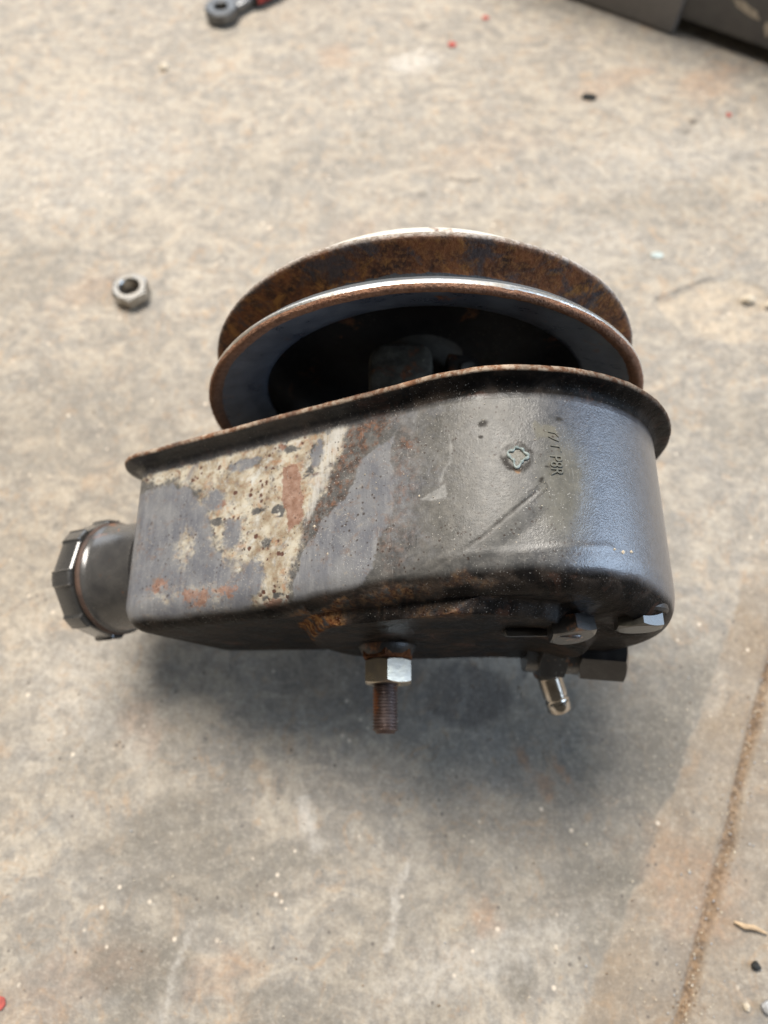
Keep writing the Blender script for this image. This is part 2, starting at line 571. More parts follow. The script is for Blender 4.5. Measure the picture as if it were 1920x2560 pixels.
def mat_simple_paint(name, c1, c2, rough, scale=120, rust=0.0, bump=0.3, metallic=0.0, spec=0.5, dust=0.25, coat=0.0):
    m = NT(name)
    n1 = m.noise(scale, 5, 0.6, 0.3)
    c = m.mix(m.rng(n1, 0.3, 0.7), c1, c2)
    if rust:
        rc, a, b = rust_color(m)
        c = m.mix(m.math('MULTIPLY', m.rng(m.noise(90, 6, 0.66, 0.5, vec=m.mapping(loc=(1, 2, 3))), 0.62 - 0.3 * rust, 0.72 - 0.3 * rust), 0.95), c, rc)
    if dust:
        v = m.voro(600)
        c = m.mix(m.math('MULTIPLY', m.rng(v, 0.12, 0.2, 1.0, 0.0), m.rng(m.noise(60, 3), 0.48, 0.62, 0.0, dust * 2)), c, (0.4, 0.36, 0.3))
    m.set('Base Color', c)
    m.set('Metallic', metallic)
    m.set('Specular IOR Level', spec)
    m.set('Roughness', m.rng(n1, 0.3, 0.7, rough * 0.85, min(1, rough * 1.25)))
    h = m.math('ADD', m.noise(700, 4, 0.6), m.math('MULTIPLY', n1, 0.8))
    m.set('Normal', m.bump(h, bump, 0.0005))
    if coat:
        m.set('Coat Weight', coat); m.set('Coat Roughness', 0.24); m.set('Coat IOR', 1.6)
    return m.mat


def mat_rust(name='flaky_rust', lighter=0.0, amount=1.0, under=(0.05, 0.05, 0.055)):
    m = NT(name)
    c, n1, n2 = rust_color(m)
    if lighter:
        c = m.mix(m.math('MULTIPLY', lighter, m.rng(n2, 0.3, 0.65, 0.45, 1.0)), c, (0.52, 0.29, 0.19))
    if amount < 1:
        k = m.rng(m.noise(75, 6, 0.7, 0.6, vec=m.mapping(loc=(4, 4, 4))), 0.72 - 0.5 * amount, 0.82 - 0.5 * amount)
        c = m.mix(k, under, c)
    m.set('Base Color', c)
    m.set('Roughness', 0.85)
    m.set('Specular IOR Level', 0.25)
    m.set('Normal', m.bump(m.math('ADD', n1, m.math('MULTIPLY', m.noise(1300, 3, 0.7), 1.6)), 1.0, 0.0009))
    return m.mat


def mat_pulley_groove():
    """brown rust with ochre blooms and slate patches where belt rubbed"""
    m = NT('rusty_groove')
    band, edge, _, _2 = m.attr('zone')
    c, n1, n2 = rust_color(m)
    och = m.rng(m.noise(110, 6, 0.7, 0.8, vec=m.mapping(loc=(2, 5, 1))), 0.52, 0.66)
    c = m.mix(m.math('MULTIPLY', och, 0.85), c, (0.44, 0.20, 0.055))
    sl = m.rng(m.noise(85, 6, 0.66, 0.5, vec=m.mapping(loc=(8, 1, 6))), 0.50, 0.62)
    c = m.mix(m.math('MULTIPLY', sl, 0.85), c, (0.080, 0.070, 0.072))
    bare = m.rng(m.math('ADD', band, m.math('MULTIPLY', m.noise(240, 4, 0.7), 0.5)), 0.72, 0.80)
    c = m.mix(bare, c, (0.105, 0.11, 0.115))
    c = m.mix(edge, c, m.mix(m.rng(n2, 0.4, 0.6), (0.26, 0.22, 0.18), (0.44, 0.40, 0.36)))  # bright lit edge of the rear rim painted as a paler colour
    m.set('Base Color', c)
    m.set('Roughness', m.fmix(bare, 0.82, 0.5))
    m.set('Specular IOR Level', 0.3)
    m.set('Normal', m.bump(m.math('ADD', n1, n2), 0.7, 0.0007))
    return m.mat


def mat_metal(name, colr, rough, c2=None, bump=0.1, scale=200):
    m = NT(name)
    n1 = m.noise(scale, 5, 0.6)
    m.set('Base Color', m.mix(m.rng(n1, 0.35, 0.65), colr, c2 or tuple(c * 0.75 for c in colr)))
    m.set('Metallic', 1.0)
    m.set('Roughness', m.rng(n1, 0.3, 0.7, rough * 0.8, rough * 1.3))
    m.set('Normal', m.bump(m.noise(900, 3), bump, 0.0004))
    return m.mat


def mat_flat(name, colr, rough=0.8, var=0.25, scale=300, bump=0.4):
    m = NT(name)
    n1 = m.noise(scale, 5, 0.6)
    m.set('Base Color', m.mix(m.rng(n1, 0.3, 0.7), tuple(c * (1 - var) for c in colr), tuple(min(1, c * (1 + var)) for c in colr)))
    m.set('Roughness', rough)
    m.set('Normal', m.bump(n1, bump, 0.0005))
    return m.mat


M_floor = mat_concrete()
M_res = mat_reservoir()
M_black = mat_simple_paint('greasy_black_paint', (0.020, 0.018, 0.017), (0.050, 0.045, 0.040), 0.42, rust=0.25, dust=0.4)
M_neck = mat_simple_paint('satin_black_neck', (0.045, 0.044, 0.044), (0.075, 0.072, 0.068), 0.25, rust=0.12, bump=0.12, dust=0.1, coat=0.7)
M_cap = mat_simple_paint('dark_plastic', (0.040, 0.040, 0.039), (0.055, 0.053, 0.051), 0.25, bump=0.05, dust=0.0, coat=0.8)
M_rust = mat_rust()
M_rustedge = mat_rust('rust_edge', 0.75)
M_groove = mat_pulley_groove()
M_lip = mat_metal('worn_bright_steel', (0.84, 0.83, 0.80), 0.42, (0.60, 0.54, 0.46), 0.4, 150)
M_zinc = mat_metal('zinc_plating', (0.66, 0.65, 0.63), 0.34, (0.5, 0.49, 0.46))
M_yzinc = mat_metal('dull_yellow_zinc', (0.68, 0.59, 0.45), 0.30, (0.50, 0.45, 0.38))
M_stud = mat_simple_paint('rusty_stud', (0.075, 0.045, 0.035), (0.13, 0.10, 0.095), 0.42, rust=0.35, metallic=0.55)
M_alum = mat_simple_paint('cast_grey_metal', (0.17, 0.16, 0.14), (0.30, 0.285, 0.25), 0.62, rust=0.1, dust=0.1)
M_web = mat_simple_paint('cavity_shade_black', (0.008, 0.008, 0.009), (0.016, 0.015, 0.015), 0.6, rust=0.10, dust=0.15)  # deep shade of the pulley cavity put into a near-black colour
M_flface = mat_simple_paint('blue_sheen_black_paint', (0.060, 0.075, 0.110), (0.14, 0.165, 0.21), 0.30, rust=0.04, dust=0.1, bump=0.15)  # bluish sheen of the rim annulus put into the base colour
M_greasy = mat_simple_paint('greasy_dark_steel', (0.03, 0.03, 0.03), (0.11, 0.105, 0.09), 0.3, dust=0.0, coat=0.5)
M_oily = mat_simple_paint('oily_black_steel', (0.012, 0.011, 0.011), (0.04, 0.036, 0.032), 0.35, rust=0.12, dust=0.15, coat=0.9)
M_cast = mat_simple_paint('grimy_cast_metal', (0.06, 0.056, 0.045), (0.15, 0.142, 0.115), 0.75, scale=260, rust=0.15, dust=0.3, bump=0.9)
M_hub = mat_simple_paint('dusty_hub', (0.05, 0.047, 0.04), (0.12, 0.112, 0.095), 0.7, rust=0.1, dust=0.1)
M_cream = mat_simple_paint('cream_back_paint', (0.55, 0.53, 0.46), (0.66, 0.64, 0.58), 0.55, rust=0.12, dust=0.0)
M_case = mat_simple_paint('grey_plastic', (0.165, 0.157, 0.152), (0.20, 0.19, 0.182), 0.55, bump=0.15, dust=0.05)
M_case2 = mat_simple_paint('dark_grey_plastic', (0.085, 0.085, 0.088), (0.115, 0.114, 0.114), 0.5, bump=0.15, dust=0.05)
M_scuff = mat_flat('pale_scuff', (0.42, 0.37, 0.30))
M_grip = mat_flat('black_rubber', (0.02, 0.02, 0.02), 0.6)
M_red = mat_flat('red_plastic', (0.32, 0.035, 0.03), 0.5)
M_chip_red = mat_flat('red_paint', (0.42, 0.09, 0.07))
M_bit_black = mat_flat('black_grit', (0.018, 0.018, 0.016), 0.7)
M_bit_pale = mat_flat('pale_grit', (0.60, 0.52, 0.40))
M_bit_grey = mat_flat('grey_grit', (0.40, 0.40, 0.40))
M_bit_brown = mat_flat('brown_grit', (0.22, 0.15, 0.09))
M_bit_teal = mat_flat('pale_teal_paint', (0.46, 0.52, 0.50))
M_wood = mat_flat('pale_wood', (0.55, 0.40, 0.25), 0.8)
M_verd = mat_simple_paint('verdigris_bead', (0.18, 0.22, 0.21), (0.30, 0.34, 0.32), 0.5, dust=0.0)
M_stamp = mat_simple_paint('stamped_paint', (0.10, 0.10, 0.085), (0.15, 0.145, 0.12), 0.45, dust=0.0)


# ================================================================== FLOOR
JOINT = [(230, 185), (191, 110), (153.1, 36.0), (140.5, 11.2), (130.7, -10.3), (124.1, -25.8), (110.8, -52.0), (103.1, -68.2), (98.1, -78.8), (70, -138), (40, -200)]
EDGE = [(150, 70), (128, 30), (114.4, 4.4), (105.2, -8.7), (92.8, -33.3), (82.1, -50.6), (74.3, -61.6), (64.4, -78.8), (40, -120)]


def build_floor():
    def axis(a, b, step, far):
        core = np.arange(a, b + 1e-6, step)
        out = np.geomspace(6, far, 14)
        return np.concatenate([(a - out)[::-1], core, b + out])
    xs = axis(-290, 290, 1.35, 1600)
    ys = axis(-120, 540, 1.35, 1600)
    X, Y = np.meshgrid(xs, ys, indexing='ij')
    Z = 0.35 * fbm(X / 60, Y / 60, oct=4, seed=3) + 0.10 * fbm(X / 7, Y / 7, oct=3, seed=9)
    wx = X + 3.6 * fbm(X / 9, Y / 9, oct=5, seed=21, rough=0.65); wy = Y + 3.6 * fbm(X / 9, Y / 9, oct=5, seed=33, rough=0.65)
    dj, side, tt = line_d(X + 0.7 * fbm(X / 8, Y / 8, seed=5), Y, JOINT)
    w = 1.85 + 0.6 * fbm(X / 14, Y / 14, seed=44)
    joint = sstep(w + 0.7, w - 0.5, dj)
    Z -= joint * (1.5 + 0.5 * fbm(X / 3.0, Y / 3.0, oct=3, seed=8))
    Z += 0.35 * sstep(5.5, 3.4, dj) * (1 - joint) * (side > 0)
    dirt = joint * (0.75 + 0.25 * fbm(X / 5, Y / 5, seed=13)) + 0.25 * sstep(6, 2, dj) * sstep(-0.1, 0.5, fbm(X / 8, Y / 8, seed=17))
    # grey film on the left of a ragged edge, tan dirt between the edge and the joint
    de, se, _ = line_d(wx, wy, EDGE)
    right = np.where(se > 0, 1.0, -1.0) * de
    # polyline runs from far to near, so the right-hand side is positive
    tan = sstep(-0.8, 1.0, right) * sstep(-85, -10, 60 - Y) * sstep(150, 40, Y)
    tan = np.clip(tan * (0.62 + 0.75 * fbm(X / 16, Y / 16, oct=5, seed=61, rough=0.65)), 0, 1) * (0.75 + 0.55 * sstep(45, 0, np.abs(right)))
    film = sstep(0.6, -0.6, right) * np.exp(-(right / 42) ** 2) * sstep(70, 20, Y) * sstep(-75, -45, Y)
    film = film * (0.9 + 0.6 * fbm(X / 18, Y / 18, seed=71))

    def blob(cx, cy, rx, ry, ang=0, ragg=0.5, soft=0.35, seed=0):
        c, s = math.cos(ang), math.sin(ang)
        dx, dy = X - cx, Y - cy
        r = np.hypot((dx * c + dy * s) / rx, (-dx * s + dy * c) / ry)
        r = r + ragg * fbm(X / (0.6 * rx), Y / (0.6 * ry), oct=4, seed=seed)
        return sstep(1 + soft, 1 - soft, r)
    for cx, cy, rx, ry, k in ((-75, -20, 26, 15, 0.8), (-58, -36, 34, 10, 0.7), (-83, -62, 20, 15, 0.85), (-100, 8, 26, 14, 0.4),
                              (5, -50, 22, 9, 0.35), (45, -66, 7, 6, 0.9), (-30, -75, 22, 10, 0.5), (14, -72, 14, 8, 0.35),
                              (40, -28, 30, 16, 0.45), (70, 20, 36, 20, 0.5), (-150, 160, 45, 25, 0.25), (-40, 330, 60, 20, 0.22),
                              (150, 300, 40, 18, 0.25), (-190, 250, 30, 20, 0.3), (60, 270, 45, 16, 0.2), (170, 150, 30, 20, 0.3)):
        film = np.maximum(film, k * blob(cx, cy, rx, ry, 0.2, 0.7, 0.5, int(cx + 300)))
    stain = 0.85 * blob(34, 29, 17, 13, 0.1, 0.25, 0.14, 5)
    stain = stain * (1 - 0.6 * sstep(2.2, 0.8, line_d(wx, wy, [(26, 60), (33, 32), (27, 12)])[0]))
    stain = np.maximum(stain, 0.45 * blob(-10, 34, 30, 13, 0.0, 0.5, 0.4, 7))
    pale = np.zeros_like(X)
    for cx, cy, rx, ry, k in ((19.5, 419, 14, 10, 0.9), (-118, 30, 30, 30, 0.35), (30, -62, 40, 8, 0.4), (100, 260, 40, 22, 0.3),
                              (-60, 60, 28, 12, 0.3), (150, 330, 70, 26, 0.25), (-190, 330, 70, 40, 0.3), (-28, -18, 3, 8, 0.9)):
        pale = np.maximum(pale, k * blob(cx, cy, rx, ry, 0.3, 0.7, 0.5, int(cx + 900)))
    for pts, wd, k in (([(-30, -18), (-22, -32), (-20, -40)], 1.3, 0.0), ([(8, -30), (4, -44), (0, -58)], 1.2, 0.7), ([(-66, -50), (-72, -70), (-74, -84)], 1.4, 0.5)):
        pale = np.maximum(pale, k * sstep(wd, wd * 0.3, line_d(wx, wy, pts)[0]))
    rust = np.zeros_like(X)
    for cx, cy, rx, ry, k in ((-30, 425, 10, 9, 0.5), (-55, -64, 12, 7, 0.4), (-110, -70, 30, 10, 0.25), (60, -5, 3, 5, 0.7), (-95, 18, 7, 10, 0.5),
                              (53, 4, 1.6, 6, 0.9), (67, 0, 1.6, 5, 0.9), (110, -40, 14, 20, 0.4), (200, 400, 20, 12, 0.5), (140, 400, 26, 8, 0.4),
                              (-150, 235, 20, 10, 0.3), (60, 340, 30, 14, 0.2), (-20, 270, 20, 12, 0.2), (35, -48, 5, 5, 0.6)):
        rust = np.maximum(rust, k * blob(cx, cy, rx, ry, 0.5, 0.8, 0.5, int(cx + 1500)))
    chip_poly = [(138, 228), (150, 233), (166, 241), (182, 242), (196, 236), (200, 220), (196, 205), (176, 200), (158, 204), (146, 212)]
    cs = poly_sd(wx, wy, chip_poly)
    chip = sstep(1.2, -1.2, cs)
    chipc = chip * np.clip(0.55 + 0.9 * fbm(X / 7, Y / 7, oct=5, seed=87, rough=0.65), 0, 1)
    Z -= chip * (1.3 + 0.55 * fbm(X / 5, Y / 5, oct=4, seed=81)) * sstep(198, 225, Y + 8 * fbm(X / 12, Y / 12, seed=83))
    dark = np.zeros_like(X)
    for pts, wd in (([(36, 316), (44, 313.5), (55, 315.5)], 1.8), ([(-118, 100), (-114, 99)], 1.2), ([(139, 229), (150, 234), (160, 239), (170, 243)], 1.0)):
        dark = np.maximum(dark, 0.75 * sstep(wd, 0.2, line_d(wx, Y + 0.5 * fbm(X / 4, Y / 4, seed=2), pts)[0]))
    for cx, cy, r, k in ((182.7, 363, 2.6, 0.9), (177, 354, 2.0, 0.7), (-178, 470, 3, 0.5), (-100, 345, 3, 0.4), (25, 455, 4, 0.5), (-12, 352, 3.5, 0.4), (22, 304, 3.0, 0.4), (-216, 232, 5, 0.45)):
        dark = np.maximum(dark, k * blob(cx, cy, r, r * 0.8, 0.4, 0.6, 0.5, int(cx + 700)))
    V = np.stack([X, Y, Z - 0.4], -1).reshape(-1, 3)
    me = mesh_np('floor', V, grid_faces(len(xs), len(ys)))
    st = lambda *a: np.stack([np.clip(q, 0, 1).ravel() for q in a], -1)
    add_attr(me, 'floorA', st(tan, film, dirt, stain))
    add_attr(me, 'floorB', st(pale, rust, chipc, dark))
    o = link('floor', me, M_floor)
    o['kind'] = 'structure'
    return o


build_floor()

# ================================================================== PUMP
pump = bpy.data.objects.new('power_steering_pump', None)
col.objects.link(pump)
TILT = R_(5)
pump.rotation_euler = (TILT, 0, 0)
pump.location = (0, 0.1188 * (1 - math.cos(TILT)), -0.1188 * math.sin(TILT))
thing(pump, 'rusty worn black steering pump with round pulley lying on the concrete floor', 'pump')

UU = np.array([.8846, .4664]); NN = np.array([-.4664, .8846]); KK = np.array([35., 88.])
CIRC = [(KK, 48.), (KK + UU * -100 + NN * 39, 9.), (KK + UU * -97 + NN * 4, 12.)]


def outline(n_top, n_bot):
    ph = np.linspace(0, 2 * np.pi, 12000, endpoint=False) - np.pi / 2   # start at the bottom
    d = np.stack([np.cos(ph), np.sin(ph)], 1)
    sup = np.stack([d @ c + r for c, r in CIRC], 1).argmax(1)
    P = np.array([c for c, r in CIRC])[sup] + d * np.array([r for c, r in CIRC])[sup][:, None]
    P = np.vstack([P, P[:1]]); D = np.vstack([d, d[:1]])
    seg = np.linalg.norm(np.diff(P, axis=0), axis=1)
    s = np.concatenate([[0], np.cumsum(seg)])
    L = s[-1]
    # density: high where the wall faces up
    ss = np.linspace(0, L, 6000)
    dn = np.interp(ss, s, D[:, 1])
    dens = np.where(dn > -0.25, n_top, n_bot).astype(float)
    dens = np.convolve(np.pad(dens, 60, mode='wrap'), np.ones(121) / 121, 'same')[60:-60]
    cum = np.concatenate([[0], np.cumsum(dens[:-1])]); cum /= cum[-1]
    N = 820
    sv = np.interp(np.linspace(0, 1, N, endpoint=False), cum, ss)
    Q = np.stack([np.interp(sv, s, P[:, k]) for k in (0, 1)], 1)
    Nn = np.stack([np.interp(sv, s, D[:, k]) for k in (0, 1)], 1)
    Nn /= np.linalg.norm(Nn, axis=1)[:, None]
    return Q, Nn, sv


CREASE = [(39, 66), (36.0, 63.3), (30.1, 58.6), (23.4, 53.1), (12.4, 46.8), (-3.4, 43.2), (-16.8, 42)]
BOSS_C, BOSS_R = np.array([19., 82.]), 43.5


def build_reservoir():
    Q, Nn, sv = outline(4.2, 1.0)
    nu = len(Q)
    secs = [(97.0, -10), (97.0, 3.8), (96.9, 4.7), (96.5, 5.3), (95.9, 5.5), (95.3, 5.3), (95.0, 4.8), (94.8, 4.0), (94.6, 2.9), (94.4, 1.9), (94.0, 1.1), (93.4, .55), (92.6, .2), (91.8, .05)]
    secs += [(y, 0.0) for y in np.linspace(90, 50, 190)]
    RF = 8.5
    for a in np.linspace(0, 90, 30):
        secs.append((49.3 - RF * math.sin(R_(a)), -RF * (1 - math.cos(R_(a)))))
    nvw = len(secs)
    fs = np.concatenate([np.linspace(0.985, 0.30, 70), [0.2, 0.1, 0.02]])
    nv = nvw + len(fs)
    V = np.zeros((nu, nv, 3))
    for j, (y, d) in enumerate(secs):
        p = Q + Nn * (d * (1 + 0.06 * sstep(10, -40, Q[:, :1])) if d > 0 else d)
        V[:, j, 0], V[:, j, 1], V[:, j, 2] = p[:, 0], y, p[:, 1]
    Cf = np.array([5., 84.])
    pin = Q - Nn * RF
    for k, s in enumerate(fs):
        p = Cf + (pin - Cf) * s
        V[:, nvw + k, 0], V[:, nvw + k, 1], V[:, nvw + k, 2] = p[:, 0], secs[-1][0], p[:, 1]
    X, Y, Z = V[..., 0].copy(), V[..., 1].copy(), V[..., 2].copy()
    face = np.zeros((nu, nv)); face[:, nvw:] = 1
    j0 = 14
    wall = np.zeros((nu, nv)); wall[:, j0:nvw] = 1
    fl = np.zeros((nu, nv)); fl[:, :j0] = 1
    up = np.repeat((Nn[:, 1] > -0.3).astype(float)[:, None], nv, 1)
    # ---- relief on the wall (along the outline normal)
    d = 0.22 * fbm(X / 26, Y / 26, Z / 26, oct=3, seed=4) + 0.05 * fbm(X / 5, Y / 5, Z / 5, oct=3, seed=6)
    dc, sc, tc = line_d(X, Y, CREASE)
    fade = sstep(0.0, 0.12, tc) * sstep(1.0, 0.8, tc)
    d += up * (-0.16 * np.exp(-(dc / 0.45) ** 2)) * fade
    below = sstep(0, 6, np.where(sc > 0, dc, 0)) * sstep(-18, -2, X) * sstep(46, 30, X) * sstep(66, 54, Y)
    d -= up * 0.9 * below
    # shallow dent near the emblem
    d -= up * 0.35 * np.exp(-(((X - 43) / 6) ** 2 + ((Y - 68) / 9) ** 2))
    ridge = line_d(X, Y, [(12, 49), (32.8, 49.5), (55, 51.5)])[0]
    d += up * 0.16 * np.exp(-(ridge / 1.0) ** 2)
    d = d * wall * sstep(92, 88, Y)
    dfl = fl * (0.25 * fbm(X / 6, Z / 6, oct=4, seed=12) + 0.10 * fbm(X / 1.6, Z / 1.6, oct=2, seed=15))
    dd = d + dfl
    V[..., 0] += Nn[:, None, 0] * dd
    V[..., 2] += Nn[:, None, 1] * dd
    V[..., 1] += 0.18 * fl * fbm(X / 10, Z / 10, oct=3, seed=19)
    V[..., 1] -= 4.6 * sstep(40, 66, X) * sstep(128, 108, Z) * sstep(58, 42, Y)
    # ---- relief on the front face: a raised round boss and a recess to its right
    rb = np.hypot(X - BOSS_C[0], Z - BOSS_C[1])
    bossm = sstep(BOSS_R, BOSS_R - 3.5, rb) * np.maximum(face, 0)
    V[..., 1] -= face * (3.6 * bossm + 0.4 * fbm(X / 10, Z / 10, oct=3, seed=30))
    rec = face * np.exp(-((np.hypot((X - 64) / 9, (Z - 106) / 9)) ** 4))
    V[..., 1] += 2.0 * rec
    me = mesh_np('reservoir', V.reshape(-1, 3), grid_faces(nu, nv, True)[:, ::-1])
    # ---- wear masks
    wx = X + 3.4 * fbm(X / 6, Y / 6, oct=5, seed=101, rough=0.72)
    wy = Y + 3.4 * fbm(X / 6, Y / 6, oct=5, seed=131, rough=0.72)
    fx = X + 1.3 * fbm(X / 3, Y / 3, oct=4, seed=151, rough=0.7); fy = Y + 1.3 * fbm(X / 3, Y / 3, oct=4, seed=161)
    W = up * (1 - face)

    def pm(poly, soft=3.2, ragged=True):
        return sstep(soft, -soft, poly_sd(wx if ragged else fx, wy if ragged else fy, poly))

    def el(cx, cy, rx, ry, soft=0.25, ragged=True, rot=0.0):
        ax, ay = (wx, wy) if ragged else (fx, fy)
        c, s = math.cos(rot), math.sin(rot)
        dx, dy = ax - cx, ay - cy
        return sstep(1 + soft, 1 - soft, np.hypot((dx * c + dy * s) / rx, (-dx * s + dy * c) / ry))
    cream = pm([(-84, 96), (-43.4, 97), (-14.4, 97), (-9, 92), (-11.5, 85), (-14.5, 77), (-19, 69), (-22.5, 62), (-24, 55), (-25.5, 42), (-34, 40), (-37.9, 46), (-42, 54), (-46, 59),
                (-51, 63), (-53, 72), (-56, 80), (-66, 86), (-76, 88)])
    cream = np.maximum(cream, 0.62 * el(-59.5, 64, 3.6, 6.5, 0.6))
    cream = np.maximum(cream, 0.40 * el(-63, 51, 9, 5, 0.8)); cream = np.maximum(cream, 0.42 * el(-50, 48, 9, 5, 0.8))
    for a in ((-43.5, 65, 4, 5), (-37.2, 51, 3.6, 5), (-42, 87, 5, 2.2), (-18.5, 84.5, 1.6, 4.5), (-51, 77, 4, 4), (-33, 60, 2, 2), (-26, 88, 2, 1.5), (-36, 71, 2.2, 1.6)):
        cream = cream * (1 - 0.8 * el(*a, 0.5))
    cream = cream * sstep(-0.62, -0.42, fbm(X / 5, Y / 5, oct=4, seed=171))
    pink = pm([(-29.4, 82.5), (-25.0, 83.1), (-22.6, 74.1), (-22.9, 64.5), (-26.5, 63.2), (-28.5, 72.7)], 1.2, False)
    for a in ((-28.5, 89.8, 1.4, 3), (-48.2, 75.7, 2.6, 1.8), (-30, 43, 5, 1.6), (-20, 42.5, 1.4, 1.4), (-67, 53, 4, 2.4), (-55, 48, 7, 2.6), (-45, 48, 4, 2.6)):
        pink = np.maximum(pink, 0.62 * el(*a, 0.7))
    brown = pm([(-11.5, 87), (-12, 96), (5, 96), (9, 91.5), (3, 88.5), (-4, 85), (-8.0, 74), (-15, 65), (-22, 58.5), (-22.4, 62), (-17.0, 73)], 1.2)
    brown = np.maximum(brown, 0.9 * el(-3.1, 84.8, 2.6, 1.8)); brown = np.maximum(brown, 0.9 * el(6.5, 80.5, 3.0, 1.8))
    brown = np.maximum(brown, 0.55 * el(5, 71, 3.0, 13, 0.6)); brown = np.maximum(brown, 0.5 * el(2, 56, 3, 8, 0.6))
    grey = pm([(-8.0, 80), (2.5, 84), (2.6, 63.5), (-4.5, 46.1), (-15.6, 42.0), (-24, 44), (-21.7, 58), (-17, 64), (-8, 73)], 1.0)
    left = pm([(-95, 87), (-66, 85), (-55, 78), (-50, 62), (-41, 55), (-35, 42), (-60, 36), (-95, 36)], 1.5)
    grey = np.maximum(grey, left * 0.95)
    for a in ((-43.5, 65, 4, 5), (-37.2, 51, 3.6, 5), (-42, 87, 5, 2.2), (-18.5, 84.5, 1.6, 4.5), (-51, 77, 4, 4)):
        grey = np.maximum(grey, el(*a))
    grey = grey * (1 - 0.85 * np.clip(brown, 0, 1)) * sstep(41.5, 44, Y)
    # grey smear fading out to the right
    grey = np.maximum(grey, 0.75 * sstep(34, 8, X) * sstep(-6, 4, X) * sstep(44, 50, Y) * (0.6 + 0.4 * fbm(X / 12, Y / 12, seed=7)))
    olive = 0.8 * el(43.5, 66, 7, 15, 0.6, True, -0.12); olive = np.maximum(olive, el(41.6, 80, 3.4, 2.4, 0.3))
    olive = np.maximum(olive, 0.3 * sstep(5, 15, X) * sstep(46, 30, X) * sstep(40, 60, Y))
    orange = 0.8 * el(-17, 40.8, 9, 1.3, 0.5) ; orange = np.maximum(orange, 0.7 * el(2, 42, 10, 1.6, 0.7)); orange = np.maximum(orange, 0.5 * el(20, 43, 8, 1.3, 0.7))
    orange = np.maximum(orange, 0.8 * el(33, 70.3, 1.0, 0.9, 0.4, False)); orange = np.maximum(orange, 0.75 * sstep(93.0, 94.2, Y) * sstep(30, 0, X) * (1 - fl))
    gloss = sstep(30, 54, X) * sstep(0.1, 0.5, 1 - olive)
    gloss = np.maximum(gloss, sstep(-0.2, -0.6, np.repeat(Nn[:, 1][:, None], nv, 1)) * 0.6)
    scuff = sstep(0.3, -0.3, poly_sd(fx, fy, [(9.5, 65.2), (15.8, 68.2), (15.5, 64.4), (12, 64.0)]))
    scuff = np.maximum(scuff, 0.6 * sstep(0.5, 0.1, line_d(fx, fy, [(17, 81), (17, 74), (14.5, 69)])[0]))
    scuff = np.maximum(scuff, 0.3 * sstep(0.35, 0.05, line_d(fx, fy, [(-13, 60), (-7, 52), (0, 50)])[0]))
    # face: dark grease, ochre bloom on the upper left shoulder of the boss, reddish top
    ang = np.arctan2(Z - BOSS_C[1], X - BOSS_C[0])
    bl = sstep(3.6, 1.6, np.abs(rb - BOSS_R + 1.5) + 1.2 * fbm(X / 4, Z / 4, seed=210))
    f_or = face * bl * sstep(0.55, 0.1, np.abs(ang - 2.72) - 0.18)
    f_or = np.maximum(f_or, face * 0.75 * sstep(-0.05, 0.3, fbm(X / 9, Z / 6, oct=4, seed=220)) * sstep(112, 122, Z) * sstep(-30, -5, X) * sstep(45, 20, X))
    f_pink = face * 0.5 * sstep(0.0, 0.4, fbm(X / 8, Z / 8, oct=4, seed=240)) * sstep(108, 118, Z) * sstep(0, 14, X) * sstep(55, 40, X)
    f_pale = face * 0.5 * sstep(0.18, 0.4, fbm(X / 6, Z / 9, oct=4, seed=230)) * sstep(36, 50, X) * sstep(90, 105, Z)  # pale noise patches on the right of the front face
    cw = line_d(X + 0.35 * fbm(X / 2.5, Y / 2.5, oct=3, seed=90), Y + 0.35 * fbm(X / 2.5, Y / 2.5, oct=3, seed=92), CREASE)[0]
    gd = 0.85 * sstep(0.95, 0.35, cw + 0.8 * tc) * sstep(0.85, 0.4, tc) * sstep(0.0, 0.10, tc) * (0.6 + 0.6 * fbm(X / 2, Y / 2, seed=97)) + 0.5 * sstep(0.35, 0.05, np.abs(cw - 1.0 - 1.5 * tc)) * sstep(0.30, 0.12, tc)
    gd = np.maximum(gd, 0.9 * sstep(1.5, 0.6, np.abs(np.hypot(X - 33.1, Y - 73.5) - 3.2) + 0.9 * fbm(X / 2, Y / 2, seed=77)) * sstep(-0.5, 0.1, fbm(X / 3, Y / 3, seed=78)))
    olive = np.maximum(olive, sstep(2.6, 1.8, np.hypot(X - 33.1, Y - 73.7)))
    for cx, cy, r in ((44.5, 84.5, 1.0), (25, 83.5, 1.1), (24, 80, 0.6), (40.5, 71.3, 0.5), (38.6, 67.2, 0.7)):
        gd = np.maximum(gd, 0.9 * el(cx, cy, r, r * 0.8, 0.5, False))
    gd = gd * W * (1 - fl)
    streak = sstep(0.6, -0.6, poly_sd(fx, fy, [(-15.5, 95), (-9.5, 93), (-12.5, 84), (-17.5, 72), (-21.5, 63.5), (-22, 68), (-18, 80)])) * W * (1 - fl)
    edgey = 46.5 - 2.0 * sstep(0, -40, X) + 1.2 * fbm(X / 12, Z / 12, oct=3, seed=95)
    grease = np.maximum(face, (1 - fl) * sstep(edgey, edgey - 2.2, Y))
    # flange edge: rusty tan rim
    rim = np.zeros((nu, nv)); rim[:, 2:6] = 1
    f_rim = rim * np.clip((0.75 + 0.5 * fbm(X / 6, Z / 6, oct=4, seed=250)) * (1 - 0.55 * sstep(20, 70, X)), 0, 1)
    st = lambda *a: np.stack([np.clip(q, 0, 1).ravel() for q in a], -1)
    A = st(cream * W * (1 - fl), np.maximum(pink * W * (1 - fl), f_pink), brown * W * (1 - fl), grey * W * (1 - fl))
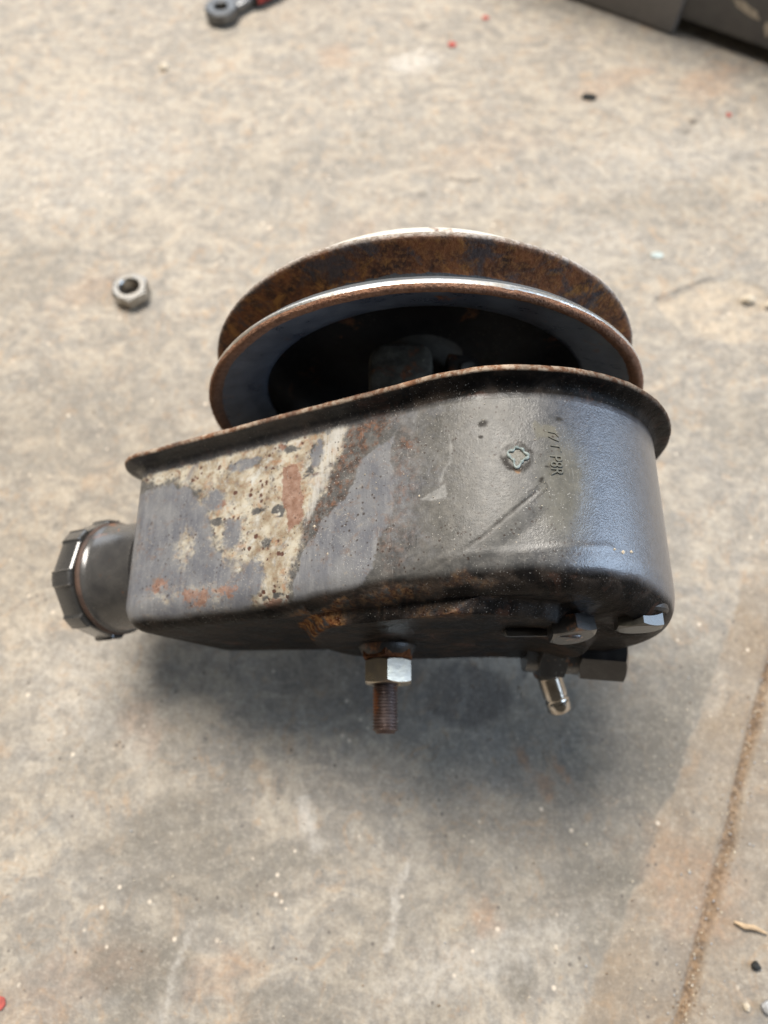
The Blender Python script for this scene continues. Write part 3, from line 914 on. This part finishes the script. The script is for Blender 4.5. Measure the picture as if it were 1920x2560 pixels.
    B = st(olive * W * (1 - fl), np.maximum(orange * W * (1 - fl), f_or), np.maximum(np.maximum(gloss * (1 - face), 0.55 * face), fl * 0.5 * (1 - rim)), np.maximum(scuff * W * (1 - fl), f_pale))
    add_attr(me, 'wearA', A)
    add_attr(me, 'wearB', B)
    add_attr(me, 'wearC', st(np.maximum(grease, np.maximum(fl * (1 - rim), sstep(92.6, 93.4, Y)) * (0.6 + 0.4 * sstep(-40, 20, X))), f_rim, gd, streak))
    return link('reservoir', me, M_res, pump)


reservoir = build_reservoir()


def top_point(x, y, lift=0.0):
    if x > KK[0] - 48 * .4664:
        z = KK[1] + math.sqrt(max(0, 48 ** 2 - (x - 35) ** 2))
        n = Vector((x - 35, 0, z - 88)).normalized()
    else:
        q = KK + 48 * NN
        z = q[1] + (x - q[0]) / UU[0] * UU[1]
        n = Vector((NN[0], 0, NN[1]))
    return Vector((x, y, z)) + n * lift, n


# --- stamped characters and lobed spot weld on the wall
def stamp_text(txt, x, y, size, lift):
    cu = bpy.data.curves.new('stamped_text', 'FONT')
    cu.body = txt
    cu.size = 1.0
    cu.extrude = 0.0
    cu.bevel_depth = 0.0
    tmp = bpy.data.objects.new('tmp_text', cu)
    col.objects.link(tmp)
    bpy.context.view_layer.update()
    dg = bpy.context.evaluated_depsgraph_get()
    me0 = tmp.evaluated_get(dg).to_mesh()
    vs = [v.co.copy() for v in me0.vertices]; fs = [tuple(p.vertices) for p in me0.polygons]
    tmp.evaluated_get(dg).to_mesh_clear()
    bpy.data.objects.remove(tmp); bpy.data.curves.remove(cu)
    # letters read towards the front (-y), their tops point to +x
    V = []
    for top in (0, 1):
        for v in vs:
            p, n = top_point(x + v.y * size, y - v.x * size * 0.74, lift if top else -0.6)
            V.append(tuple(p))
    k = len(vs)
    from collections import Counter
    cnt = Counter()
    for f in fs:
        for i in range(len(f)):
            cnt[tuple(sorted((f[i], f[(i + 1) % len(f)])))] += 1
    F = [tuple(i + k for i in f) for f in fs]
    for f in fs:
        for i in range(len(f)):
            a, b = f[i], f[(i + 1) % len(f)]
            if cnt[tuple(sorted((a, b)))] == 1:
                F.append((a, b, b + k, a + k))
    me = mesh_np('stamped_lettering', V, F, smooth=False)
    fix(me, 30)
    return link('stamped_lettering', me, M_stamp, reservoir)


stamp_text('P8R', 41.2, 74.4, 4.6, 0.04)

# worn, unreadable stamps just above the letters
for pts in ([(41.2, 80.6), (43.0, 80.3), (43.9, 79.4)], [(41.2, 79.3), (42.6, 78.6), (43.8, 78.2)], [(41.6, 76.8), (44.0, 76.6), (44.2, 75.4)]):
    P = [top_point(x, y, 0.02)[0] for x, y in pts]
    link('worn_stamp', tube_mesh('worn_stamp', P, [0.14] * len(P), 8), M_stamp, reservoir)

lob = []
for k in range(60):
    a = 2 * math.pi * k / 60
    r = 2.15 + 0.38 * math.cos(4 * a + 0.6) + 0.30 * math.sin(3 * a + 0.4) + 0.15 * math.cos(7 * a)
    lob.append((33.1 + r * math.cos(a) * 0.95, 73.7 + r * math.sin(a) * 1.05))
P = [top_point(x, y, 0.06)[0] for x, y in lob + lob[:2]]
link('lobed_stamp', tube_mesh('lobed_stamp', P, [0.36 + 0.13 * math.sin(k * 0.9) for k in range(len(P))], 8, False), M_verd, reservoir)

# --- closing plate behind the flange with the pump casting nose
link('back_plate', lathe('back_plate', [(0, 97.6), (40, 97.6), (42, 96.6), (42, 94), (0, 94)], (35, 0, 88), (0, 1, 0), 64), M_black, pump)
SX, SZ = 13.7, 73.0
hub = link('housing_nose', lathe('housing_nose', [(0, 94), (19, 94), (19, 99), (17.2, 100.5), (16.6, 112), (15.4, 113.5), (11, 113.8), (11, 121), (10, 122), (0, 122)], (SX, 0, SZ), (0, 1, 0), 10), M_alum, pump)
link('bolt_head', hex_nut('bolt_head', 11, 6, 0, (SX + 27, 97.6, SZ + 18), (0, 1, 0), 0.3), M_rust, pump)
link('bolt_head', hex_nut('bolt_head', 11, 6, 0, (SX - 24, 97.6, SZ + 12), (0, 1, 0), 0.8), M_rust, pump)
link('casting_block', prism('casting_block', [(-5, 99), (16, 99), (16, 131), (13, 134), (-1, 134), (-5, 130)], 58, 95, 2.2), M_cast, pump)
for bx, by, bz, br in ((21.5, 120, 92, 2.6), (22.5, 128, 90, 2.2), (27, 124, 91, 3.0)):
    link('small_screw', hex_nut('small_screw', br * 2, 4, 0, (bx, by, bz), (0.2, -0.3, 1), 0.3), M_greasy, pump)
link('rusty_block', prism('rusty_block', [(40, 100), (47, 100), (46, 124), (41, 124)], 84, 98, 1.0), M_rust, pump)
casting_lug = prism('casting_lug', [(SX + 6, 97), (SX + 18, 97), (SX + 17, 128), (SX + 7, 130)], SZ - 8, SZ + 22, 1.2)
link('casting_lug', casting_lug, M_black, pump)

# --- pulley
FY = 118.8


def build_pulley():
    def ring(name, prof, mat, zone=None, seg=300, jit=0.0, parent=None, seed=1):
        prof = np.array(prof, float)
        n = len(prof)
        a = np.linspace(0, 2 * np.pi, seg, endpoint=False)
        A, Rr = np.meshgrid(a, prof[:, 0], indexing='ij')
        H = np.repeat(prof[None, :, 1], seg, 0)
        Rr = Rr + jit * fbm(np.cos(A) * 6, np.sin(A) * 6, H / 4, oct=4, seed=seed) + jit * 0.6 * fbm(np.cos(A) * 60, np.sin(A) * 60, H, oct=2, seed=seed + 3)
        H = H + 0.25 * fbm(np.cos(A) * 2, np.sin(A) * 2, oct=2, seed=seed + 5)
        V = np.stack([SX + Rr * np.cos(A), H, SZ + Rr * np.sin(A)], -1)
        me = mesh_np(name, V.reshape(-1, 3), grid_faces(seg, n, True))
        if zone is not None:
            z = np.array(zone, float)
            add_attr(me, 'zone', np.repeat(z[None], seg, 0).reshape(-1, 4))
        bm = bmesh.new(); bm.from_mesh(me); bmesh.ops.recalc_face_normals(bm, faces=bm.faces); bm.to_mesh(me); bm.free()
        return link(name, me, mat, parent)
    FR = FY - 2.4      # plane of the front rim
    p = link('pulley', bpy.data.meshes.new('pulley_web'), None, pump)
    # front dish: the annulus seen from the can, the inner wall, the web and hub
    ring('flange_face', [(71.6, FR + 0.9), (66, FR + 2.6), (60, FR + 4.8), (56, FR + 6.8), (54.6, FR + 7.7), (54.3, FR + 8.6)], M_flface, parent=p, seed=2)
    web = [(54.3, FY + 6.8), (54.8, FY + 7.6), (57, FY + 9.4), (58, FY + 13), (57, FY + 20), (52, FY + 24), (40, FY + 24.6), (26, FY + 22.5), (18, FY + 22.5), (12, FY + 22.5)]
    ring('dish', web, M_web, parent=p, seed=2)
    ring('pulley_hub', [(15, FY + 22.6), (13.5, FY + 21), (13, FY + 12), (13, FY - 2), (12, FY - 4), (8, FY - 4)], M_hub, parent=p, seg=40, seed=22)
    # front rim: rust bead facing the can, then bright rubbed top
    ring('rim_edge', [(68.9, FR + 1.75), (70.0, FR + 0.6), (71.4, FR - 0.1), (72.4, FR - 0.15), (73.1, FR + 0.35), (73.3, FR + 1.0)], M_rustedge, parent=p, jit=0.34, seed=7)
    ring('bright_lip', [(73.2, FR + 0.9), (73.4, FR + 1.5), (73.3, FR + 2.1), (73.0, FR + 2.6), (72.5, FR + 3.0)], M_lip, parent=p, jit=0.0, seed=7)
    # groove: front flank, bottom, rear flank (seen), rear rim
    g = [(71.9, FR + 2.2), (71.9, FR + 3.4), (71.0, FR + 5.0), (69.5, FR + 6.0), (66, FR + 7.4), (61.5, FR + 8.6), (60.5, FY + 9), (60.5, FY + 10.4), (61.4, FY + 11.4), (63, FY + 12.1), (65, FY + 12.9), (67, FY + 13.6), (69, FY + 14.2), (70.3, FY + 14.6), (71.2, FY + 14.9), (71.8, FY + 15.4), (71.6, FY + 16.4), (70.6, FY + 17.0)]
    z = [(1, 0, 0, 1)] * 6 + [(0.9, 0, 0, 1), (0.8, 0, 0, 1), (0.45, 0, 0, 1), (0.1, 0, 0, 1), (0, 0, 0, 1), (0, 0, 0, 1), (0, 0, 0, 1), (0.1, 0.0, 0, 1), (0.2, 0.15, 0, 1), (0.1, 0.8, 0, 1), (0, 1, 0, 1), (0, 1, 0, 1)]
    ring('belt_groove', g, M_groove, z, parent=p, jit=0.16, seed=11)
    ring('back_face', [(70.8, FY + 16.8), (66, FY + 17.8), (62.5, FY + 19), (60.6, FY + 22), (60, FY + 27.5), (58.6, FY + 29.4), (55, FY + 30.2), (20, FY + 27), (6, FY + 27)], M_cream, parent=p, seed=13)
    ring('hub_bore', [(9.2, FY + 25.5), (9.2, FY + 6), (6, FY + 6), (0.5, FY + 6)], M_zinc, parent=p, seg=48, seed=15)
    return p


build_pulley()

# --- filler neck and cap
NAX = Vector((-math.cos(R_(24)), 0, -math.sin(R_(24))))
CC = Vector((-94, 64.3, 53))
nb = CC - NAX * 22
link('filler_neck', lathe('filler_neck', [(0, 0), (18.2, 0), (18.2, 17.5), (18.6, 18.3), (19.2, 19.0), (19.2, 20.2), (18.4, 21.0), (17, 21.2), (17, 24), (0, 24)], nb, NAX, 96), M_neck, pump)
link('neck_bead', lathe('neck_bead', [(18.5, 19.0), (19.1, 19.3), (19.7, 20.1), (19.7, 21.0), (18.9, 21.6), (17.5, 21.6), (17.5, 19.0), (18.5, 19.0)], nb, NAX, 96), mat_simple_paint('neck_rust', (0.035, 0.024, 0.02), (0.11, 0.062, 0.042), 0.6, dust=0.1), pump)


def cap_r(r, h, p):
    if r < 17: return r
    per = math.pi / 4
    t = ((p + 0.32) % per) / per        # lobe in 0..0.26, wide flat scallop in the rest
    if t < 0.28:
        k = 1.0 - 0.12 * abs(t / 0.28 - 0.5)
        return r * (0.985 + 0.015 * k)
    c = (t - 0.28) / 0.72
    e = min(c, 1 - c)
    dip = 0.9 * min(1.0, e / 0.05)
    # straight chord between the lobes
    return (r - dip) * math.cos(per * 0.36) / math.cos((c - 0.5) * per * 0.72) + 0.35


cap = link('filler_cap', lathe('filler_cap', [(15, 0.6), (19.6, 0.0), (20.6, 0.25), (21.0, 0.9), (21.0, 7.2), (20.6, 8.2), (19.4, 8.8), (12, 9.2), (11, 10.6), (0, 10.8)], CC, NAX, 384, cap_r, 28), M_cap, pump)
link('cap_grip', prism('cap_grip', [(-9, -1.6), (9, -1.6), (9, 1.6), (-9, 1.6)], 10, 14, 0.6, lambda v: CC + NAX * v.z + Vector((0, 1, 0)) * v.x + NAX.cross(Vector((0, 1, 0))) * v.y), M_cap, cap)

# --- stud, nuts
STX, STZ = 1.0, 72.0
prof = [(0, 0), (9, 0), (9, 2.0), (7.6, 4.6), (6.5, 5.2)]
link('stud_boss', lathe('stud_boss', prof + [(0, 5.4)], (STX, 39, STZ), (0, -1, 0), 48), M_black, pump)
th = [(0, 5)]
h = 5.0
while h < 27.5:
    th += [(3.45, h), (3.9, h + 0.33), (3.9, h + 0.5), (3.45, h + 0.83)]
    h += 0.95
th += [(3.3, h), (2.8, h + 0.7), (0, h + 0.8)]
link('threaded_stud', lathe('threaded_stud', th, (STX - 0.6, 39.6, STZ), (0, -1, 0), 32), M_stud, pump)
link('spacer_nut', hex_nut('spacer_nut', 14.6, 3.2, 0, (STX + 0.2, 36.4, STZ), (0, -1, 0), 0.10, 0.96), M_rust, pump)
link('stud_nut', hex_nut('stud_nut', 14.0, 7.4, 3.5, (STX + 0.4, 33.0, STZ), (0, -1, 0), 0.04, 0.95), M_yzinc, pump)

# --- pressure fitting on the lower right, return tube and hex plug
pf = link('pressure_fitting', lathe('pressure_fitting', [(0, 0), (7.0, 0), (7.0, 7), (6.6, 8), (6.6, 13), (7.0, 14), (7.0, 30), (6.2, 31.5), (4.0, 31.5), (3.8, 28), (0, 28)], (46, 38.0, 61), (1, -0.06, 0.0), 40), M_oily, pump)
link('fitting_collar', hex_nut('fitting_collar', 14.6, 15.0, 4.2, (63.5, 36.9, 61), (1, -0.10, 0.16), 0.36, 0.92), M_oily, pf)
link('fitting_collar', hex_nut('fitting_collar', 15.5, 9, 4.2, (50.0, 37.7, 61), (1, -0.06, 0.0), 0.2, 0.95), M_oily, pf)
ear = prism('bracket_ear', [(-5, -4), (4, -5), (6, 0), (3, 6), (-4, 5)], 0, 5, 1.2, lambda v: Vector((49, 39.2, 106)) + Vector((v.x, -v.z * 0.9 - v.y * 0.35, v.y - v.z * 0.1 + v.x * -0.35)))
link('bracket_ear', ear, M_oily, pump)
link('cover_bolt', hex_nut('cover_bolt', 11.5, 5.0, 0, (49.5, 38.4, 108), (0.1, -1, 0.15), 0.02, 0.93), M_oily, pump)
link('bracket_ear', prism('bracket_ear', [(-7, -3), (6, -3), (7, 3), (-6, 4)], 0, 4, 1.2, lambda v: Vector((39, 39.4, 99)) + Vector((v.x, -v.z * 0.9 - v.y * 0.3, v.y))), M_oily, pump)
# mounting foot under the can: it carries the front of the pump on the floor
link('mounting_foot', prism('mounting_foot', [(-18, 66), (44, 66), (44, 71), (-18, 71)], (118.8 - 66) * math.tan(TILT) + 0.1, 52, 1.0), M_black, pump)
tp = [Vector(p) for p in ((51, 44, 60), (52.5, 40, 56), (54.2, 35.5, 53))]
e0, e1 = Vector((54.2, 35.5, 53)), Vector((60.2, 20.6, 44))
rad = [4.8, 4.8, 4.6]
for k, r in ((0.22, 4.5), (0.26, 4.1), (0.3, 4.1), (0.55, 4.1), (0.70, 4.1), (0.73, 3.6), (0.76, 3.5), (0.79, 3.6), (0.82, 4.1), (0.985, 4.1), (1.0, 3.9)):
    tp.append(e0.lerp(e1, k)); rad.append(r)
link('tube_sleeve', tube_mesh('tube_sleeve', tp[:5], [r + 0.35 for r in rad[:5]], 28), M_black, pump)
link('return_tube', tube_mesh('return_tube', tp[3:], rad[3:], 36), mat_metal('bronze_tinted_steel', (0.66, 0.61, 0.54), 0.16, (0.46, 0.40, 0.33)), pump)
plug = link('plug_washer', lathe('plug_washer', [(0, 0), (8.0, 0), (8.0, 1.2), (7.4, 1.9), (0, 1.9)], (67.5, 41.4, 109), (0, -1, 0), 48), M_black, pump)
link('hex_plug', hex_nut('hex_plug', 11.5, 4.6, 0, (67.5, 40.2, 109), (0, -1, 0), 0.12, 0.93), mat_simple_paint('oily_brass_plug', (0.016, 0.015, 0.013), (0.055, 0.052, 0.038), 0.3, rust=0.2, dust=0.2, coat=0.8), pump)

# ================================================================== LOOSE THINGS
nut = link('hex_nut', hex_nut('hex_nut', 16.6, 7.0, 4.9, (-128.6, 230.4, 0.2), (0, 0, 1), math.pi / 6 + 0.12, 0.96), mat_metal('dull_zinc_nut', (0.42, 0.415, 0.40), 0.36, (0.28, 0.26, 0.23)))
thing(nut, 'loose bright zinc hex nut lying alone on the concrete floor', 'nut')


def build_wrench():
    w = bpy.data.objects.new('ring_wrench', None)
    col.objects.link(w)
    w.location = (-0.1045, 0.462, 0.0)
    w.rotation_euler = (0, 0, math.atan2(20, 22))
    thing(w, 'steel ring-ended tool with dark red-edged grip at the top edge', 'wrench')
    steel = mat_metal('dull_tool_steel', (0.20, 0.205, 0.21), 0.42, (0.13, 0.13, 0.13))
    link('ring_head', lathe('ring_head', [(4.2, 1.6), (4.2, 7.2), (5.0, 7.8), (9.4, 7.8), (10.4, 7.0), (10.6, 5.0), (10.4, 2.0), (9.6, 1.0), (5, 1.0), (4.2, 1.6)], (0, 0, 0), (0, 0, 1), 48), steel, w)
    link('shank', prism('shank', [(8.5, -6.2), (30, -5.2), (30, 5.2), (8.5, 6.2)], 1.6, 7.0, 1.2), steel, w)
    link('grip', prism('grip', [(21, -7.0), (24, -8.4), (120, -9.5), (120, 9.5), (24, 8.4), (21, 7.0)], 0.6, 11.5, 2.2), M_grip, w)
    for s in (-1, 1):
        link('grip_inlay', prism('grip_inlay', [(23, s * 8.1), (118, s * 9.2), (118, s * 10.1), (23, s * 9.0)][::s], 3, 9.0, 0.3), M_red, w)
    return w


build_wrench()


def build_case():
    c = bpy.data.objects.new('plastic_case', None)
    col.objects.link(c)
    c.location = (0.1836, 0.4436, 0)
    c.rotation_euler = (0, 0, math.atan2(-38.4, 61))
    thing(c, 'grey plastic tool case edge in the top right corner', 'case')
    # local x runs along the front towards the right, local -y faces the camera
    link('front_panel', prism('front_panel', [(-140, 0), (0, 0), (0, 22), (-140, 22)], 0.4, 110, 2.0), M_case, c)
    link('case_body', prism('case_body', [(-150, 6), (170, 3), (170, 160), (-150, 160)], 7.5, 118, 4.0), M_case2, c)
    for x in (90, 150):
        link('foot', prism('foot', [(x, 30), (x + 18, 30), (x + 18, 48), (x, 48)], 0.2, 8, 1.0), M_case2, c)
    for (x0, z0, x1, z1, w) in ((26, 28, 46, 23, 5), (50, 21, 55, 16, 6)):
        V = []
        N = 14
        pts = []
        for k in range(N):
            a = 2 * math.pi * k / N
            r = 1 + 0.2 * random.uniform(-1, 1)
            pts.append(((x0 + x1) / 2 + (x1 - x0) / 2 * math.cos(a) * r, (z0 + z1) / 2 + w / 2 * math.sin(a) * r + (z1 - z0) / 2 * math.cos(a)))
        yb = lambda x: 6 - 3 * (x + 150) / 320
        V = [(x, yb(x) - 0.25, z) for x, z in pts] + [(x, yb(x) + 0.3, z) for x, z in pts]
        F = [tuple(range(N)), tuple(range(N, 2 * N))[::-1]] + [(k, N + k, N + (k + 1) % N, (k + 1) % N) for k in range(N)]
        me = mesh_np('scuff_mark', V, F, False); fix(me)
        link('scuff_mark', me, M_scuff, c)
    return c


build_case()


def crumb(name, x, y, rx, ry, rz, mat, label, cat, seed, rot=0.0, group=None, z=0.0):
    bm = bmesh.new()
    bmesh.ops.create_icosphere(bm, subdivisions=2, radius=1)
    P = np.array([v.co[:] for v in bm.verts])
    k = 1 + 0.45 * fbm(P[:, 0] * 1.3 + seed, P[:, 1] * 1.3, P[:, 2] * 1.3, oct=3, seed=seed)
    for v, q, kk in zip(bm.verts, P, k):
        v.co = Vector((q[0] * rx * kk, q[1] * ry * kk, max(-0.6, q[2]) * rz * kk)) * MM
    me = bpy.data.meshes.new(name)
    bm.to_mesh(me); bm.free()
    o = link(name, me, mat)
    o.location = (x * MM, y * MM, (rz * 0.45 + z) * MM)
    o.rotation_euler = (0, 0, rot)
    thing(o, label, cat, group)
    return o


G = 'debris scattered on the concrete floor'
crumb('black_crumb', 123.4, 384, 4.6, 2.6, 1.7, M_bit_black, 'small black lump on bare floor below the plastic case', 'crumb', 3, -0.1, G)
crumb('red_paint_chip', 43.0, 434.7, 3.0, 2.6, 0.6, M_chip_red, 'red paint chip on the floor beside the white paint spot', 'paint chip', 5, 0.6, G)
crumb('red_paint_chip', 65.8, 462.5, 2.3, 1.9, 0.6, M_chip_red, 'red paint chip nearest the top edge, left of the plastic case', 'paint chip', 8, 0.2, G)
crumb('red_paint_chip', 205, 368.4, 1.7, 1.4, 0.5, M_chip_red, 'tiny red paint chip near the right edge under the plastic case', 'paint chip', 9, 0.9, G)
crumb('red_paint_chip', -128.5, -73.2, 2.2, 2.4, 0.5, M_chip_red, 'red paint chip at the bottom left edge of the floor', 'paint chip', 12, 0.4, G)
crumb('pale_pebble', -136.1, 412, 3.0, 2.4, 1.8, M_bit_pale, 'pale rounded pebble between the loose nut and the ring wrench', 'pebble', 13, 0.4, G)
crumb('teal_paint_chip', 144.8, 258.3, 3.2, 2.0, 0.5, M_bit_teal, 'pale teal paint flake right of the pulley', 'paint chip', 15, 0.1, G)
crumb('white_stone', 128.0, -74.2, 2.6, 2.2, 1.8, M_bit_grey, 'whitish stone at the bottom right corner of the floor', 'pebble', 17, 0.4, G)
crumb('dark_stone', 126.4, -62.6, 1.6, 1.5, 1.2, M_bit_black, 'dark rounded stone right of the dirt-filled joint near the bottom', 'pebble', 19, 0.4, G)
crumb('yellow_pebble', 120.8, -74.0, 1.2, 1.2, 1.0, M_bit_pale, 'small yellowish pebble beside the whitish corner stone', 'pebble', 23, 0.1, G)
crumb('pale_pebble', 186.4, 227.5, 3.2, 2.0, 1.6, M_bit_pale, 'bright pale pebble in the chipped hollow right of the pulley', 'pebble', 29, 0.1, G)
crumb('pale_pebble', 196.6, 225.0, 2.6, 1.9, 1.3, M_bit_pale, 'dimmer pale pebble at the right end of the chipped hollow', 'pebble', 31, 0.3, G)
wd = link('wood_splinter', tube_mesh('wood_splinter', [(121.5, -49.2, 1.0), (124.5, -50.6, 1.5), (128, -51.0, 1.3), (132, -52.8, 1.0)], [0.35, 0.95, 0.9, 0.4], 8), M_wood)
thing(wd, 'pale wood splinter at the right edge near the dirt-filled joint', 'splinter', G)


def build_grit(name, places, mats, sizes, lab):
    V, F, mi = [], [], []
    for (x, y, z) in places:
        s = random.uniform(*sizes)
        b = len(V)
        q = [(1, 0, 0), (-1, 0, 0), (0, 1, 0), (0, -1, 0), (0, 0, 0.8), (0, 0, -0.6)]
        a = random.uniform(0, 6.28)
        c_, s_ = math.cos(a), math.sin(a)
        for p in q:
            k = s * random.uniform(0.6, 1.25)
            V.append((x + (p[0] * c_ - p[1] * s_) * k, y + (p[0] * s_ + p[1] * c_) * k, z + p[2] * k * 0.8))
        tri = [(0, 2, 4), (2, 1, 4), (1, 3, 4), (3, 0, 4), (2, 0, 5), (1, 2, 5), (3, 1, 5), (0, 3, 5)]
        m_ = random.randrange(len(mats))
        for t in tri:
            F.append(tuple(b + i for i in t)); mi.append(m_)
    me = mesh_np(name, V, F, False)
    o = link(name, me)
    for m_ in mats: me.materials.append(m_)
    me.polygons.foreach_set('material_index', mi)
    o['kind'] = 'stuff'
    thing(o, lab, 'grit')
    return o


pl = []
J = np.array(JOINT, float)
for k in range(420):      # in and beside the joint
    t = random.uniform(1.0, 8.6); i = int(t); p = J[i] + (J[i + 1] - J[i]) * (t - i)
    w = random.gauss(0, 2.2 if k < 280 else 9)
    pl.append((p[0] + w, p[1] + random.gauss(0, 1.5), -0.9 if abs(w) < 2.4 else 0.1))
for k in range(330):
    pl.append((random.uniform(-190, 190), random.uniform(-90, 470) if k % 2 else random.uniform(-90, 40), 0.1))
build_grit('floor_grit', pl, [M_bit_pale, M_bit_brown, M_bit_pale, M_bit_grey, M_bit_brown], (0.16, 0.5), 'fine pale and brown grit scattered over the concrete floor')

# grit lying on top of the pump
Mp = Matrix.Translation((0, 118.8 * (1 - math.cos(TILT)), -118.8 * math.sin(TILT))) @ Matrix.Rotation(TILT, 4, 'X')
pl2 = [(-18.8, 62.9, .5), (-14.8, 54.5, .4), (56.0, 51.0, .45), (58.5, 50.8, .55), (61.0, 51.2, .5), (9, 66, .3), (-5, 75, .3)]
for k in range(46):
    pl2.append((random.uniform(-20, 40), random.uniform(50, 92), random.uniform(0.08, 0.2)))
pl3 = []
for x, y, r in pl2:
    p = Mp @ top_point(x, y, 0.12)[0]
    pl3.append((p.x, p.y, p.z))
sizes = [q[2] for q in pl2]
V_, F_ = [], []
for (x, y, z), r in zip(pl3, sizes):
    b = len(V_)
    for p in ((1, 0, 0), (-1, 0, 0), (0, 1, 0), (0, -1, 0), (0, 0, 0.8), (0, 0, -0.7)):
        k = r * random.uniform(0.65, 1.25)
        V_.append((x + p[0] * k, y + p[1] * k, z + p[2] * k))
    F_ += [tuple(b + i for i in t) for t in ((0, 2, 4), (2, 1, 4), (1, 3, 4), (3, 0, 4), (2, 0, 5), (1, 2, 5), (3, 1, 5), (0, 3, 5))]
dg_ = link('pump_grit', mesh_np('pump_grit', V_, F_, False), M_bit_pale)
dg_['kind'] = 'stuff'
thing(dg_, 'tiny pale crumbs lying on the worn pump reservoir', 'grit')
